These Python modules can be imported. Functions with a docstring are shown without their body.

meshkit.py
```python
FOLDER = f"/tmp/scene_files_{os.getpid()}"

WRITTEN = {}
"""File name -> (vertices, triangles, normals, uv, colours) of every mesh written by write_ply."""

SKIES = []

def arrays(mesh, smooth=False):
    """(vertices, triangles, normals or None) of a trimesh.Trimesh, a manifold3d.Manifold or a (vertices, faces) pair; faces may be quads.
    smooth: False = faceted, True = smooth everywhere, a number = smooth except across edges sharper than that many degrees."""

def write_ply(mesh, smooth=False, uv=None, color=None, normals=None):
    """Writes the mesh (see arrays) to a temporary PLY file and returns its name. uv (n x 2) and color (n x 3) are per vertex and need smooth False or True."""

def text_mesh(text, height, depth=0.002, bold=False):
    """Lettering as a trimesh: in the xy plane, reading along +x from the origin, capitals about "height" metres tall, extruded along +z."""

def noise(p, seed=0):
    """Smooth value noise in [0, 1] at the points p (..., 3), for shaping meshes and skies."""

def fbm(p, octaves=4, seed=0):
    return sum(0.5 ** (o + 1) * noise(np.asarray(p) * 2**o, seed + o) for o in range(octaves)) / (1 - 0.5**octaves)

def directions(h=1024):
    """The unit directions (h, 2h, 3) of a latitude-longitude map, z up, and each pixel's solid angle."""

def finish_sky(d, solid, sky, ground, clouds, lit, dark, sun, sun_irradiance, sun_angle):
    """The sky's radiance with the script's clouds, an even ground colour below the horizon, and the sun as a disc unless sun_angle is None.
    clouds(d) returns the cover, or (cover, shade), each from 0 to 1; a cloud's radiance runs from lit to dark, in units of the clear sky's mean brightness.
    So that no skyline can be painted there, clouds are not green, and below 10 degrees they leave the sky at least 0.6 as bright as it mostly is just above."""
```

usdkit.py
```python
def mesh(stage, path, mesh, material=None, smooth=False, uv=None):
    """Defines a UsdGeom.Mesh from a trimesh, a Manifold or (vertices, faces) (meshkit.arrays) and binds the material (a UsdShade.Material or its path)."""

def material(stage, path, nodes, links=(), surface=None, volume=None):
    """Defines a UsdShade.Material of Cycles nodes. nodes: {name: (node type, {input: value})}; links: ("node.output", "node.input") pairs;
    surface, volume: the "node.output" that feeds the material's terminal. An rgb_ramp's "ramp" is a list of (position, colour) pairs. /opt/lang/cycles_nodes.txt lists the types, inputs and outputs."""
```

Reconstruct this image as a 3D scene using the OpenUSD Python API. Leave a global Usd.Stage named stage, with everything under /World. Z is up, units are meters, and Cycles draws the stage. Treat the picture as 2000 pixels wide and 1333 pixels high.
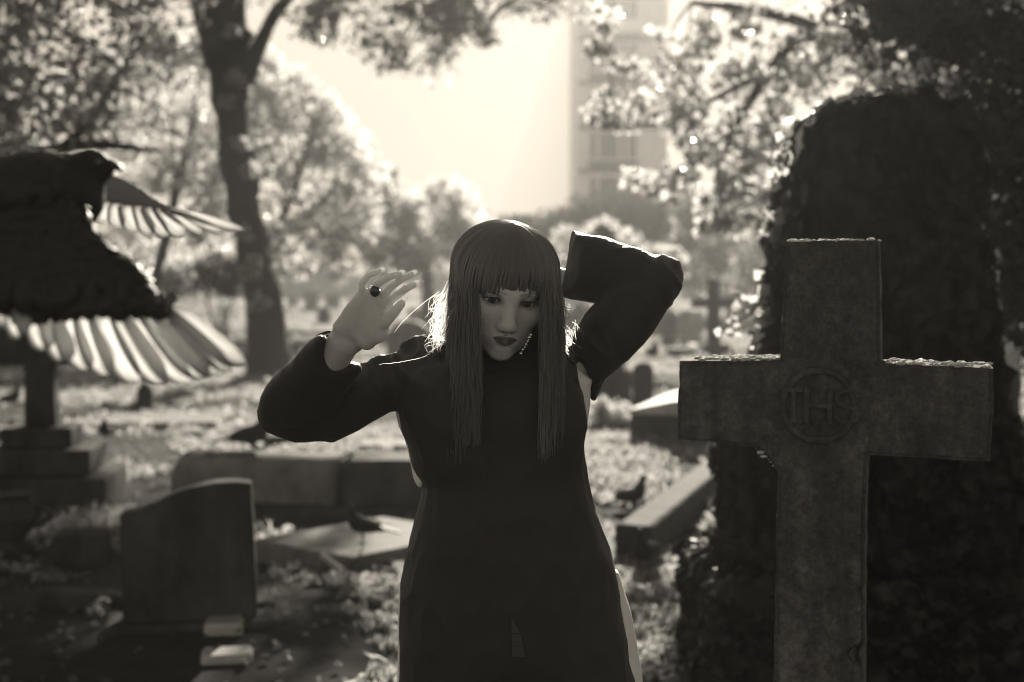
import math
import numpy as np
import trimesh
import manifold3d as m3
import usdkit
import meshkit
from pxr import Usd, UsdGeom, UsdLux, UsdShade, Gf, Sdf, Vt
from shapely.geometry import Polygon, Point, LineString
import shapely
from scipy import ndimage

# ------------------------------------------------------------------ camera, sky, sun, exposure
stage = Usd.Stage.CreateInMemory()
UsdGeom.SetStageUpAxis(stage, "Z")
UsdGeom.SetStageMetersPerUnit(stage, 1.0)
UsdGeom.Xform.Define(stage, "/World")
UsdGeom.Scope.Define(stage, "/World/Looks")

EYE = np.array([0.0, 0.0, 1.55])
FPX = 2000 * 50.0 / 36.0                       # focal length in pixels of the 2000 px wide photograph
PITCH = math.atan((666.5 - 540.0) / FPX)       # the horizon lies above the middle of the picture
EXPOSURE = 1.45
FOCUS = 2.42
SUN_ELEVATION, SUN_AZIMUTH = math.radians(21.0), math.radians(6.0)
SKY_STRENGTH, SUN_INTENSITY = 0.05, 1.25
TONE, SKY_TONE = (1.0, 0.92, 0.775), (1.0, 0.885, 0.72)                     # the print's warm tone lies in the light, every surface is grey
SKY_WHITE = 0.24                               # the film's white: the bright sky round the sun levels off here
HAZE_DENSITY, HAZE_FORWARD = 0.0007, 0.6

_fwd = np.array([0, math.cos(PITCH), -math.sin(PITCH)])
_up = np.array([0, math.sin(PITCH), math.cos(PITCH)])
camera = UsdGeom.Camera.Define(stage, "/World/camera")
camera.CreateHorizontalApertureAttr(36.0)
camera.CreateVerticalApertureAttr(36.0 * 682 / 1024)
camera.CreateFocalLengthAttr(50.0)
camera.CreateClippingRangeAttr(Gf.Vec2f(0.1, 2000.0))
camera.CreateFStopAttr(3.2)
camera.CreateFocusDistanceAttr(FOCUS)
camera.CreateExposureAttr(EXPOSURE)
camera.AddTransformOp().Set(Gf.Matrix4d(1, 0, 0, 0, *map(float, _up), 0, *map(float, -_fwd), 0, *map(float, EYE), 1))

sky_look = usdkit.material(stage, "/World/Looks/sky", {
    "air": ("sky_texture", dict(sky_type="single_scattering", sun_disc=False, sun_elevation=SUN_ELEVATION, sun_rotation=SUN_AZIMUTH)),
    "grey": ("rgb_to_bw", {}),
    "level": ("math", dict(math_type="minimum", value2=SKY_WHITE / SKY_STRENGTH)),
    "tone": ("mix", dict(mix_type="multiply", fac=1.0, color2=SKY_TONE)),
    "bg": ("background_shader", dict(strength=SKY_STRENGTH))},
    [("air.color", "grey.color"), ("grey.val", "level.value1"), ("level.value", "tone.color1"), ("tone.color", "bg.color")], surface="bg.background")
sky = UsdLux.DomeLight.Define(stage, "/World/sky")
UsdShade.MaterialBindingAPI.Apply(sky.GetPrim()).Bind(sky_look)
sun = UsdLux.DistantLight.Define(stage, "/World/sun")
sun.CreateIntensityAttr(SUN_INTENSITY)
sun.CreateNormalizeAttr(True)
sun.CreateAngleAttr(0.5)
sun.CreateColorAttr(Gf.Vec3f(*TONE))
SUN = np.array([math.sin(SUN_AZIMUTH) * math.cos(SUN_ELEVATION), math.cos(SUN_AZIMUTH) * math.cos(SUN_ELEVATION), math.sin(SUN_ELEVATION)])
_x = np.cross([0, 0, 1.0], SUN); _x /= np.linalg.norm(_x)
_y = np.cross(SUN, _x)
sun.AddTransformOp().Set(Gf.Matrix4d(*map(float, _x), 0, *map(float, _y), 0, *map(float, SUN), 0, 0, 0, 0, 1))

# ------------------------------------------------------------------ helpers
_used = {}


def numbered(parent, name):
    k = _used.get((parent, name), 0)
    _used[(parent, name)] = k + 1
    return f"{parent}/{name}" if k == 0 else f"{parent}/{name}_{k:03d}"


def note(prim, label=None, category=None, group=None, kind=None):
    for key, value in (("label", label), ("category", category), ("group", group), ("kind", kind)):
        if value:
            prim.SetCustomDataByKey(key, value)
    return prim


def thing(name, label, category, loc=(0, 0, 0), rot=0.0, scale=1.0, group=None):
    x = UsdGeom.Xform.Define(stage, numbered("/World", name))
    x.AddTranslateOp().Set(Gf.Vec3d(*map(float, loc)))
    if rot:
        x.AddRotateZOp().Set(float(rot))
    if scale != 1.0:
        x.AddScaleOp().Set(Gf.Vec3f(scale, scale, scale))
    return note(x.GetPrim(), label, category, group)


def part(parent, name, mesh, look, smooth=False, label=None, kind=None, colors=None):
    root = parent if isinstance(parent, str) else str(parent.GetPath())
    prim = usdkit.mesh(stage, numbered(root, name), mesh, look, smooth)
    if colors is not None:
        for key, values in colors.items():
            UsdGeom.PrimvarsAPI(prim).CreatePrimvar(key, Sdf.ValueTypeNames.FloatArray, "vertex").Set(Vt.FloatArray.FromNumpy(np.asarray(values, np.float32)))
    return note(prim.GetPrim(), label, kind=kind)


def copy_of(source, label, loc, rot=0.0, scale=1.0, group=None, tilt=None):
    was = source.GetCustomData()
    base = source.GetName().rstrip("0123456789").rstrip("_")
    x = UsdGeom.Xform.Define(stage, numbered("/World", base))
    x.GetPrim().GetReferences().AddInternalReference(source.GetPath())
    x.GetPrim().SetInstanceable(True)
    x.ClearXformOpOrder()
    m = np.eye(4)
    r = trimesh.transformations.rotation_matrix(math.radians(rot), [0, 0, 1])
    if tilt is not None:
        r = trimesh.transformations.rotation_matrix(math.radians(tilt[0]), tilt[1]) @ r
    m = r @ np.diag([scale, scale, scale, 1])
    m[:3, 3] = loc
    x.AddTransformOp(opSuffix="place").Set(Gf.Matrix4d(*m.T.ravel().tolist()))
    return note(x.GetPrim(), label, was["category"], group or was.get("group"))


def at(px, py, depth):
    """The point at forward distance depth (world y) that a pixel of the 2000 x 1333 photograph shows."""
    d = np.array([(px - 1000) / FPX, 0, 0]) + _fwd - _up * (py - 666.5) / FPX
    return EYE + d * (depth / d[1])


def on_ground(px, py, z=0.0):
    d = np.array([(px - 1000) / FPX, 0, 0]) + _fwd - _up * (py - 666.5) / FPX
    return EYE + d * ((z - EYE[2]) / d[2])


def height(x, y):
    p = np.stack([np.asarray(x, float) * 0.35, np.asarray(y, float) * 0.35, np.zeros_like(np.asarray(x, float))], -1)
    return (meshkit.fbm(p, 3, 5) - 0.5) * 0.16


def join(*meshes):
    flat = []
    for m in meshes:
        flat += m if isinstance(m, list) else [m]
    return trimesh.util.concatenate(flat)


def tm(manifold):
    m = manifold.to_mesh()
    return trimesh.Trimesh(np.array(m.vert_properties[:, :3], float), np.array(m.tri_verts), process=False)


def block(sx, sy, sz, bevel=0.01, z0=0.0):
    """A stone block with worn edges: the hull of eight small corners, standing on z0."""
    b = min(bevel, sx * 0.3, sy * 0.3, sz * 0.3)
    c = []
    for x in (-1, 1):
        for y in (-1, 1):
            for z in (0, 1):
                for k in range(3):
                    o = np.array([b, b, b]); o[k] = 0
                    c.append([x * (sx / 2 - o[0]), y * (sy / 2 - o[1]), z0 + (sz - o[2] if z else o[2])])
    return trimesh.convex.convex_hull(np.array(c))


def turned(mesh, deg, axis=(0, 0, 1), about=(0, 0, 0)):
    m = mesh.copy()
    m.apply_transform(trimesh.transformations.rotation_matrix(math.radians(deg), axis, about))
    return m


def moved(mesh, x=0, y=0, z=0):
    m = mesh.copy()
    m.apply_translation([x, y, z])
    return m


def rough(mesh, edge=0.03, amount=0.004, scale=14.0, seed=1):
    """Weathers a stone: refined, then pushed in and out along its normals."""
    man = m3.Manifold(m3.Mesh(np.asarray(mesh.vertices, np.float32), np.asarray(mesh.faces, np.uint32)))
    man = man.refine_to_length(edge) if not man.is_empty() else man
    m = tm(man) if not man.is_empty() else mesh.subdivide_to_size(edge)
    m = trimesh.Trimesh(m.vertices, m.faces, process=True)
    m.vertices = m.vertices + m.vertex_normals * ((meshkit.fbm(m.vertices * scale, 3, seed) - 0.5) * 2 * amount)[:, None]
    return m


def extruded(points, depth, bevel=0.008):
    """A slab: the outline (x, z) extruded along y (centred), edges chamfered."""
    poly = Polygon(points)
    inner = poly.buffer(-bevel, join_style=2)
    cs = m3.CrossSection([np.asarray(poly.exterior.coords)[:-1][::(1 if poly.exterior.is_ccw else -1)]])
    ci = m3.CrossSection([np.asarray(inner.exterior.coords)[:-1][::(1 if inner.exterior.is_ccw else -1)]])
    big = cs.extrude(depth - 2 * bevel).translate([0, 0, -(depth / 2 - bevel)])
    small = ci.extrude(depth).translate([0, 0, -depth / 2])
    m = tm(big + small)
    m.apply_transform(trimesh.transformations.rotation_matrix(math.pi / 2, [1, 0, 0]))
    return m


def tube(points, radii, sides=10, seed=0, wobble=0.0):
    p = np.asarray(points, float)
    t = np.gradient(p, axis=0)
    t /= np.linalg.norm(t, axis=1, keepdims=True) + 1e-12
    ref = np.array([0, 1.0, 0]) if abs(t[:, 1]).mean() < 0.8 else np.array([1.0, 0, 0])
    a = np.cross(t, ref); a /= np.linalg.norm(a, axis=1, keepdims=True) + 1e-12
    b = np.cross(t, a)
    ang = np.arange(sides) * 2 * math.pi / sides
    r = np.broadcast_to(np.asarray(radii, float), (len(p),))[:, None] * np.ones(sides)
    if wobble:
        q = np.stack([np.cos(ang)[None] * 2 + 0 * r, np.sin(ang)[None] * 2 + 0 * r, np.arange(len(p))[:, None] * 0.35 + 0 * r], -1)
        r = r * (1 + wobble * (meshkit.fbm(q, 3, seed) - 0.5) * 2)
    v = p[:, None] + r[..., None] * (np.cos(ang)[None, :, None] * a[:, None] + np.sin(ang)[None, :, None] * b[:, None])
    n = len(p)
    i, j = np.meshgrid(np.arange(n - 1), np.arange(sides), indexing="ij")
    q = np.stack([i * sides + j, i * sides + (j + 1) % sides, (i + 1) * sides + (j + 1) % sides, (i + 1) * sides + j], -1).reshape(-1, 4)
    v = np.vstack([v.reshape(-1, 3), p[:1], p[-1:]])
    f = [q[:, [0, 1, 2]], q[:, [0, 2, 3]]]
    j = np.arange(sides)
    f.append(np.stack([np.full(sides, n * sides), (j + 1) % sides, j], 1))
    f.append(np.stack([np.full(sides, n * sides + 1), (n - 1) * sides + j, (n - 1) * sides + (j + 1) % sides], 1))
    return trimesh.Trimesh(v, np.vstack(f), process=False)


def curve(points, n):
    """A smooth line through the points (Catmull-Rom)."""
    p = np.asarray(points, float)
    p = np.vstack([2 * p[0] - p[1], p, 2 * p[-1] - p[-2]])
    u = np.linspace(0, len(p) - 3 - 1e-9, n)
    i = u.astype(int); t = (u - i)[:, None]
    a, b, c, d = p[i], p[i + 1], p[i + 2], p[i + 3]
    return 0.5 * (2 * b + (c - a) * t + (2 * a - 5 * b + 4 * c - d) * t**2 + (3 * b - a - 3 * c + d) * t**3)


def grey(v):
    return (v, v, v)


def look(name, low, high, scale=6.0, roughness=0.8, bump=0.3, detail=6.0, spec=0.3, bump_scale=None, stretch=(1, 1, 1), extra=None):
    nodes = {
        "where": ("texture_coordinate", {}),
        "map": ("mapping", dict(scale=stretch)),
        "n": ("noise_texture", dict(scale=scale, detail=detail, roughness=0.62)),
        "ramp": ("rgb_ramp", dict(ramp=[(0.3, grey(low)), (0.7, grey(high))])),
        "fine": ("noise_texture", dict(scale=bump_scale or scale * 7, detail=4.0, roughness=0.6)),
        "bump": ("bump", dict(strength=bump, distance=0.01)),
        "p": ("principled_bsdf", dict(roughness=roughness, specular_ior_level=spec))}
    links = [("where.object", "map.vector"), ("map.vector", "n.vector"), ("map.vector", "fine.vector"), ("n.fac", "ramp.fac"), ("ramp.color", "p.base_color"), ("fine.fac", "bump.height"), ("bump.normal", "p.normal")]
    return usdkit.material(stage, f"/World/Looks/{name}", nodes, links, surface="p.BSDF")


def leaf_look(name, reflect, through, gloss=0.35, rough_=0.45, share=0.65):
    nodes = {
        "g": ("geometry", {}),
        "r": ("map_range", dict(from_min=0.0, from_max=1.0, to_min=0.65, to_max=1.35)),
        "c1": ("mix", dict(mix_type="multiply", fac=1.0, color1=grey(reflect))),
        "c2": ("mix", dict(mix_type="multiply", fac=1.0, color1=grey(through))),
        "p": ("principled_bsdf", dict(roughness=rough_, specular_ior_level=gloss)),
        "t": ("translucent_bsdf", {}),
        "m": ("mix_closure", dict(fac=share))}
    links = [("g.random_per_island", "r.value"), ("r.result", "c1.color2"), ("r.result", "c2.color2"), ("c1.color", "p.base_color"), ("c2.color", "t.color"),
             ("p.BSDF", "m.closure1"), ("t.BSDF", "m.closure2")]
    return usdkit.material(stage, f"/World/Looks/{name}", nodes, links, surface="m.closure")


L = {}
L["ground"] = look("ground", 0.008, 0.05, scale=0.9, roughness=0.95, bump=0.8, bump_scale=18, spec=0.03)
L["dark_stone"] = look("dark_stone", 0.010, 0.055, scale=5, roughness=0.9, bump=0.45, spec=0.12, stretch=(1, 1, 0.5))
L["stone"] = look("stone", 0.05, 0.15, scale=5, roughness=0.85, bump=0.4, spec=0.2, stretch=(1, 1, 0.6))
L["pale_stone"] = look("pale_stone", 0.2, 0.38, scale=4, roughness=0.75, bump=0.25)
L["bark"] = look("bark", 0.008, 0.03, scale=3.5, roughness=0.95, bump=1.0, bump_scale=14, stretch=(1, 1, 0.25))
L["leaf"] = leaf_look("leaf", 0.2, 0.85, gloss=0.6, rough_=0.3, share=0.7)
L["far_leaf"] = leaf_look("far_leaf", 0.2, 0.9, gloss=0.6, rough_=0.3, share=0.75)
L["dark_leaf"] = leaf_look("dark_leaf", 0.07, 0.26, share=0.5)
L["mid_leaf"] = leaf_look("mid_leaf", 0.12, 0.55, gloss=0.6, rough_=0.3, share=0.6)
L["litter"] = leaf_look("litter", 0.06, 0.22, gloss=0.4, rough_=0.35)
L["grass"] = leaf_look("grass", 0.14, 0.6, gloss=0.3)
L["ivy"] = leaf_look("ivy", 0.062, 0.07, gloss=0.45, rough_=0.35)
L["wall"] = look("wall", 0.6, 0.7, scale=0.6, roughness=0.9, bump=0.05)
L["frame"] = look("frame", 0.7, 0.8, scale=2, roughness=0.6, bump=0.02)
L["glass"] = usdkit.material(stage, "/World/Looks/glass", {"p": ("principled_bsdf", dict(base_color=grey(0.04), roughness=0.08, specular_ior_level=0.6))}, surface="p.BSDF")

# ------------------------------------------------------------------ the setting: ground, grass, air
def axis(*parts):
    return np.unique(np.concatenate([np.linspace(a, b, n) for a, b, n in parts]))


gx = axis((-130, -14, 24), (-14, 14, 150), (14, 130, 24))
gy = axis((-40, 2, 12), (2, 30, 160), (30, 106, 40))
GX, GY = np.meshgrid(gx, gy, indexing="ij")
GZ = height(GX, GY)
i, j = np.meshgrid(np.arange(len(gx) - 1), np.arange(len(gy) - 1), indexing="ij")
q = np.stack([i * len(gy) + j, (i + 1) * len(gy) + j, (i + 1) * len(gy) + j + 1, i * len(gy) + j + 1], -1).reshape(-1, 4)
ground = usdkit.mesh(stage, "/World/ground", (np.stack([GX, GY, GZ], -1).reshape(-1, 3), q), L["ground"], True)
note(ground.GetPrim(), "uneven cemetery ground of earth and worn grass", "ground", kind="structure")

air = usdkit.material(stage, "/World/Looks/haze", {"v": ("principled_volume", dict(color=grey(0.97), density=HAZE_DENSITY, anisotropy=HAZE_FORWARD))}, volume="v.volume")
hz = trimesh.creation.box([270, 158, 28.0]); hz.apply_translation([0, 30, 12.6])
note(usdkit.mesh(stage, "/World/haze", hz, air).GetPrim(), "thin bright morning haze filling the cemetery air", "haze", kind="stuff")


def blade_tuft(rng, blades, tall, spread):
    v, f = [], []
    for _ in range(blades):
        a = rng.uniform(0, 2 * math.pi); lean = rng.uniform(0.1, 0.8); h = tall * rng.uniform(0.5, 1.0); w = h * rng.uniform(0.03, 0.06) + 0.0015
        o = np.array([*(rng.normal(0, spread, 2)), -0.01]); d = np.array([math.cos(a), math.sin(a), 0]); s = np.array([-d[1], d[0], 0]) * w
        k = len(v)
        v += [o - s, o + s, o + d * h * lean * 0.35 + [0, 0, h * 0.6] - s * 0.8, o + d * h * lean * 0.35 + [0, 0, h * 0.6] + s * 0.8, o + d * h * lean + [0, 0, h * (1 - lean * 0.35)]]
        f += [[k, k + 1, k + 3], [k, k + 3, k + 2], [k + 2, k + 3, k + 4]]
    return trimesh.Trimesh(np.array(v), np.array(f), process=False)


def leaf_weed(rng, n, size):
    """A low weed: a rosette of broad leaves."""
    pts = rng.normal(0, size * 0.6, (n, 3)); pts[:, 2] = np.abs(pts[:, 2]) * 0.7 + 0.01
    return leaf_cloud(pts, size, rng, flat=0.5)


def leaf_cloud(points, size, rng, flat=0.1, wide=0.36):
    n = len(points)
    d = rng.normal(size=(n, 3)); d[:, 2] *= (1 - flat); d[:, 2] -= 0.25
    d /= np.linalg.norm(d, axis=1, keepdims=True)
    r = rng.normal(size=(n, 3)); r[:, 2] *= (1 - flat)
    s = np.cross(d, r + [0, 0, 1e-3]); s /= np.linalg.norm(s, axis=1, keepdims=True) + 1e-9
    up = np.cross(s, d)
    ln = size * rng.uniform(0.65, 1.3, (n, 1))
    base, tip = points, points + d * ln
    mid = points + d * ln * 0.45 + up * ln * 0.08
    v = np.stack([base, mid + s * ln * wide, tip, mid - s * ln * wide], 1).reshape(-1, 3)
    k = np.arange(n)[:, None] * 4
    f = np.stack([k + [0, 1, 2], k + [0, 2, 3]], 1).reshape(-1, 3)
    return trimesh.Trimesh(v, f, process=False)


def instancer(path, protos, material, positions, kinds, yaw, scales, label, category):
    pi = UsdGeom.PointInstancer.Define(stage, path)
    rel = pi.CreatePrototypesRel()
    for k, m in enumerate(protos):
        usdkit.mesh(stage, f"{path}/tuft_{k:03d}", m, material)
        rel.AddTarget(f"{path}/tuft_{k:03d}")
    pi.CreatePositionsAttr(Vt.Vec3fArray.FromNumpy(positions.astype(np.float32)))
    pi.CreateProtoIndicesAttr(Vt.IntArray.FromNumpy(kinds.astype(np.int32)))
    pi.CreateOrientationsAttr(Vt.QuathArray([Gf.Quath(float(math.cos(a / 2)), 0.0, 0.0, float(math.sin(a / 2))) for a in yaw]))
    pi.CreateScalesAttr(Vt.Vec3fArray.FromNumpy(np.repeat(scales[:, None], 3, 1).astype(np.float32)))
    note(pi.GetPrim(), label, category, kind="stuff")


rng = np.random.default_rng(11)
spots = []
for y0, y1, count, s0 in ((4.2, 8, 3600, 0.7), (8, 14, 4800, 0.9), (14, 26, 6000, 1.2), (26, 60, 6500, 1.3), (60, 104, 3500, 1.8)):
    y = np.sqrt(rng.uniform(y0**2, y1**2, count * 2)); x = y * rng.uniform(-0.44, 0.44, count * 2)
    patch = meshkit.fbm(np.stack([x * 0.55, y * 0.55, 0 * x], -1), 3, 21)
    keep = patch > 0.44 + 0.16 * rng.random(count * 2) + 0.30 * np.clip((-x - 0.55) / 0.5, 0, 1) * np.clip((10.5 - y) / 2.0, 0, 1)
    x, y = x[keep], y[keep]
    spots.append(np.stack([x, y, height(x, y), s0 * rng.uniform(0.6, 1.3, len(x))], 1))
spots = np.vstack(spots)
protos = [blade_tuft(rng, 16, 0.11, 0.03), blade_tuft(rng, 20, 0.15, 0.04), blade_tuft(rng, 12, 0.08, 0.035), leaf_weed(rng, 14, 0.05), leaf_weed(rng, 18, 0.06)]
instancer("/World/grass", protos, L["grass"], spots[:, :3], rng.choice(5, len(spots), p=[0.27, 0.2, 0.25, 0.14, 0.14]), rng.uniform(0, 6.28, len(spots)), spots[:, 3],
          "rough sunlit grass and weeds growing between the graves", "grass")
# fallen leaves on the ground
n = 14000
y = np.sqrt(rng.uniform(4.5**2, 26**2, n)); x = y * rng.uniform(-0.42, 0.42, n)
lit = leaf_cloud(np.stack([x, y, height(x, y) + 0.015 + 0.02 * rng.random(n)], 1), 0.045, rng, flat=0.6)
note(usdkit.mesh(stage, "/World/leaf_litter", lit, L["litter"]).GetPrim(), "fallen leaves scattered over the ground among the graves", "leaf litter", kind="stuff")


# ------------------------------------------------------------------ trees
def crown_points(clumps, rng, each):
    out = []
    for c, r in clumps:
        k = max(6, int(each * (0.6 + 0.8 * rng.random())))
        d = rng.normal(size=(k, 3)); d /= np.linalg.norm(d, axis=1, keepdims=True)
        out.append(np.asarray(c) + d * (r * rng.random((k, 1)) ** 0.5) * [1, 1, 0.75])
    return np.vstack(out)


def fill(polygon, y0, y1, n, r0, r1, rng):
    """Clumps of foliage at random inside an outline given at the middle depth, spread over y0..y1."""
    poly = Polygon(polygon); a, b, c, d = poly.bounds
    out = []
    while len(out) < n:
        px, py = rng.uniform(a, c), rng.uniform(b, d)
        if poly.contains(Point(px, py)):
            out.append((at(px, py, rng.uniform(y0, y1)), rng.uniform(r0, r1)))
    return out


def px_line(pts, default):
    """(px, py, width px[, depth]) -> points and radii"""
    P, R = [], []
    for t in pts:
        y = t[3] if len(t) > 3 else default
        P.append(at(t[0], t[1], y)); R.append(t[2] * 0.5 * y / FPX)
    return P, R


def smooth_tube(pts, default, n, sides=12, seed=0, wobble=0.4):
    P, R = px_line(pts, default)
    C = curve(P, n); r = np.interp(np.linspace(0, 1, n), np.linspace(0, 1, len(R)), R)
    return tube(C, r, sides, seed, wobble)


def twigs(clumps, limbs, rng, share=0.5, r=0.02):
    pts = np.vstack(limbs)
    out = []
    for c, _ in clumps:
        if rng.random() > share:
            continue
        near = pts[np.argmin(np.linalg.norm(pts - c, axis=1))]
        mid = (near + c) / 2 + rng.normal(0, 0.05, 3) * np.linalg.norm(near - c)
        out.append(tube(curve([near, mid, c], 6), np.linspace(r * 1.6, r * 0.5, 6), 5))
    return out


def tree(name, label, category, group, trunk, limbs, clumps, each, size, leaf, depth, seed, share=0.4, twig=0.02, wide=0.36):
    rng = np.random.default_rng(seed)
    base = at(trunk[0][0], trunk[0][1], depth)
    t = thing(name, label, category, (base[0], base[1], 0), group=group)
    off = [-base[0], -base[1], 0]
    part(t, "trunk", moved(smooth_tube(trunk, depth, 48, 22, seed), *off), L["bark"], True)
    lines = [np.array(curve(px_line(trunk, depth)[0], 20))]
    for k, l in enumerate(limbs):
        part(t, "limb", moved(smooth_tube(l, depth, 16, 9, seed + k + 1), *off), L["bark"], True)
        lines.append(np.array(curve(px_line(l, depth)[0], 14)))
    tw = twigs(clumps, lines, rng, share, twig)
    if tw:
        part(t, "twigs", moved(join(tw), *off), L["bark"], kind="stuff")
    part(t, "crown", moved(leaf_cloud(crown_points(clumps, rng, each), size, rng, wide=wide), *off), L[leaf], kind="stuff")
    return t


rng = np.random.default_rng(5)
# the big leaning tree left of the person
D = 22.0
over = fill([(-350, -60), (120, -140), (430, -90), (640, -60), (980, -60), (1060, -160), (1040, -330), (800, -620), (300, -760), (-300, -600)], 17, 26, 230, 0.5, 0.95, rng) + fill([(430, -30), (980, -30), (990, -200), (960, -460), (560, -460)], 19, 24, 130, 0.35, 0.7, rng) + fill([(200, -45), (1070, -45), (1115, -150), (1125, -520), (200, -560)], 26, 30, 190, 0.5, 0.9, rng)
edge = fill([(590, -60), (596, 20), (604, 60), (640, 70), (700, 105), (730, 130), (770, 165), (800, 150), (835, 165), (870, 120), (900, 60), (960, 70), (1010, 40), (1060, 20), (1120, 60), (1120, -60)], 19, 23, 60, 0.2, 0.42, rng)
side = fill([(250, -60), (200, 120), (330, 190), (395, 110), (380, -60)], 18, 24, 16, 0.3, 0.6, rng)
tree("leaning_tree", "large leaning tree with dark forked trunk left of the person", "tree", None,
     [(532, 752, 118), (526, 715, 82), (518, 600, 75), (501, 520, 68), (485, 440, 61), (470, 360, 61), (460, 280, 64), (449, 200, 68), (443, 120, 84), (440, 60, 88)],
     [[(428, 110, 60), (405, 30, 56), (385, -40, 50), (330, -220, 36), (300, -420, 16)], [(452, 110, 56), (456, 0, 46), (480, -160, 36), (540, -420, 16)],
      [(474, 160, 40), (520, 60, 27), (566, -8, 22), (650, -110, 18), (780, -260, 10)], [(440, 20, 40), (250, -90, 30), (60, -190, 22), (-150, -300, 10)],
      [(640, -96, 16), (800, -40, 12), (900, 20, 7), (950, 40, 3)]],
     over + edge + side + [(at(px_, py_, 21.6), 0.13) for px_, py_ in ((497, 508), (488, 532), (476, 455), (458, 150), (440, 200), (486, 330), (452, 60), (505, 590), (470, 282))], 70, 0.11, "leaf", D, 31, share=0.55, twig=0.016)

# the nearer dark tree that reaches in at the upper left
clumps = fill([(-400, -260), (-60, -120), (150, -60), (260, 0), (330, 90), (250, 160), (190, 250), (60, 300), (-60, 330), (-400, 330)], 11.5, 17, 150, 0.28, 0.55, rng)
def canopy(x0, x1, y0, y1, lift, top, n, r0, r1, rng):
    out = []
    while len(out) < n:
        x, y = rng.uniform(x0, x1), rng.uniform(y0, y1)
        z = rng.uniform(lift + 0.235 * max(y, 0), top)
        out.append((np.array([x, y, z]), rng.uniform(r0, r1)))
    return out


clumps += canopy(-9.0, -1.3, -2.0, 12.5, 2.5, 7.5, 330, 0.4, 0.75, rng)
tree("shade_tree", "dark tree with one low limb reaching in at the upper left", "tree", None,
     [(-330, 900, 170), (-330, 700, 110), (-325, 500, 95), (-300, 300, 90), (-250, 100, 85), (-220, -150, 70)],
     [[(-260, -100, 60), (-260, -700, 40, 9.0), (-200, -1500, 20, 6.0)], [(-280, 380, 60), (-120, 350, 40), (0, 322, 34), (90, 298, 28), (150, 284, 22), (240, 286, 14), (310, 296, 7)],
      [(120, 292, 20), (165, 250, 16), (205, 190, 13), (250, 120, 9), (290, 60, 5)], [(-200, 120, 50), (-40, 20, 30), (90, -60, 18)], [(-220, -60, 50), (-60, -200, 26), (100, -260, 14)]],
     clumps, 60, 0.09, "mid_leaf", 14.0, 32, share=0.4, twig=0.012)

# the belt of sunlit trees behind the graves, left half
belts = [
    ("tree_behind_limb", "broad sunlit tree behind the dark low limb, far left", [(-260, 200), (-100, 120), (60, 130), (200, 180), (300, 260), (330, 400), (330, 505), (200, 540), (-260, 540)], (60, 620), 38, 120, 41),
    ("sunlit_tree", "tall sunlit tree filling the gap left of the leaning trunk", [(180, 120), (300, 60), (420, 70), (470, 150), (500, 300), (500, 480), (470, 525), (330, 510), (260, 420)], (300, 610), 36, 100, 42),
    ("sunlit_tree", "sunlit tree whose crown slopes down right of the leaning trunk", [(470, 120), (520, 112), (565, 135), (610, 172), (650, 215), (690, 262), (725, 300), (735, 420), (720, 520), (600, 545), (480, 535)], (508, 605), 35, 105, 43),
    ("sunlit_tree", "smaller sunlit tree above the raised open hand", [(700, 285), (745, 322), (775, 360), (810, 375), (835, 430), (840, 520), (800, 535), (720, 520), (705, 420)], (833, 590), 40, 62, 44),
    ("sunlit_tree", "lowest hazy tree touching the left of the hair", [(805, 372), (850, 350), (895, 352), (925, 378), (943, 420), (955, 470), (950, 515), (850, 510), (820, 460)], (905, 590), 44, 50, 45)]
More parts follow.
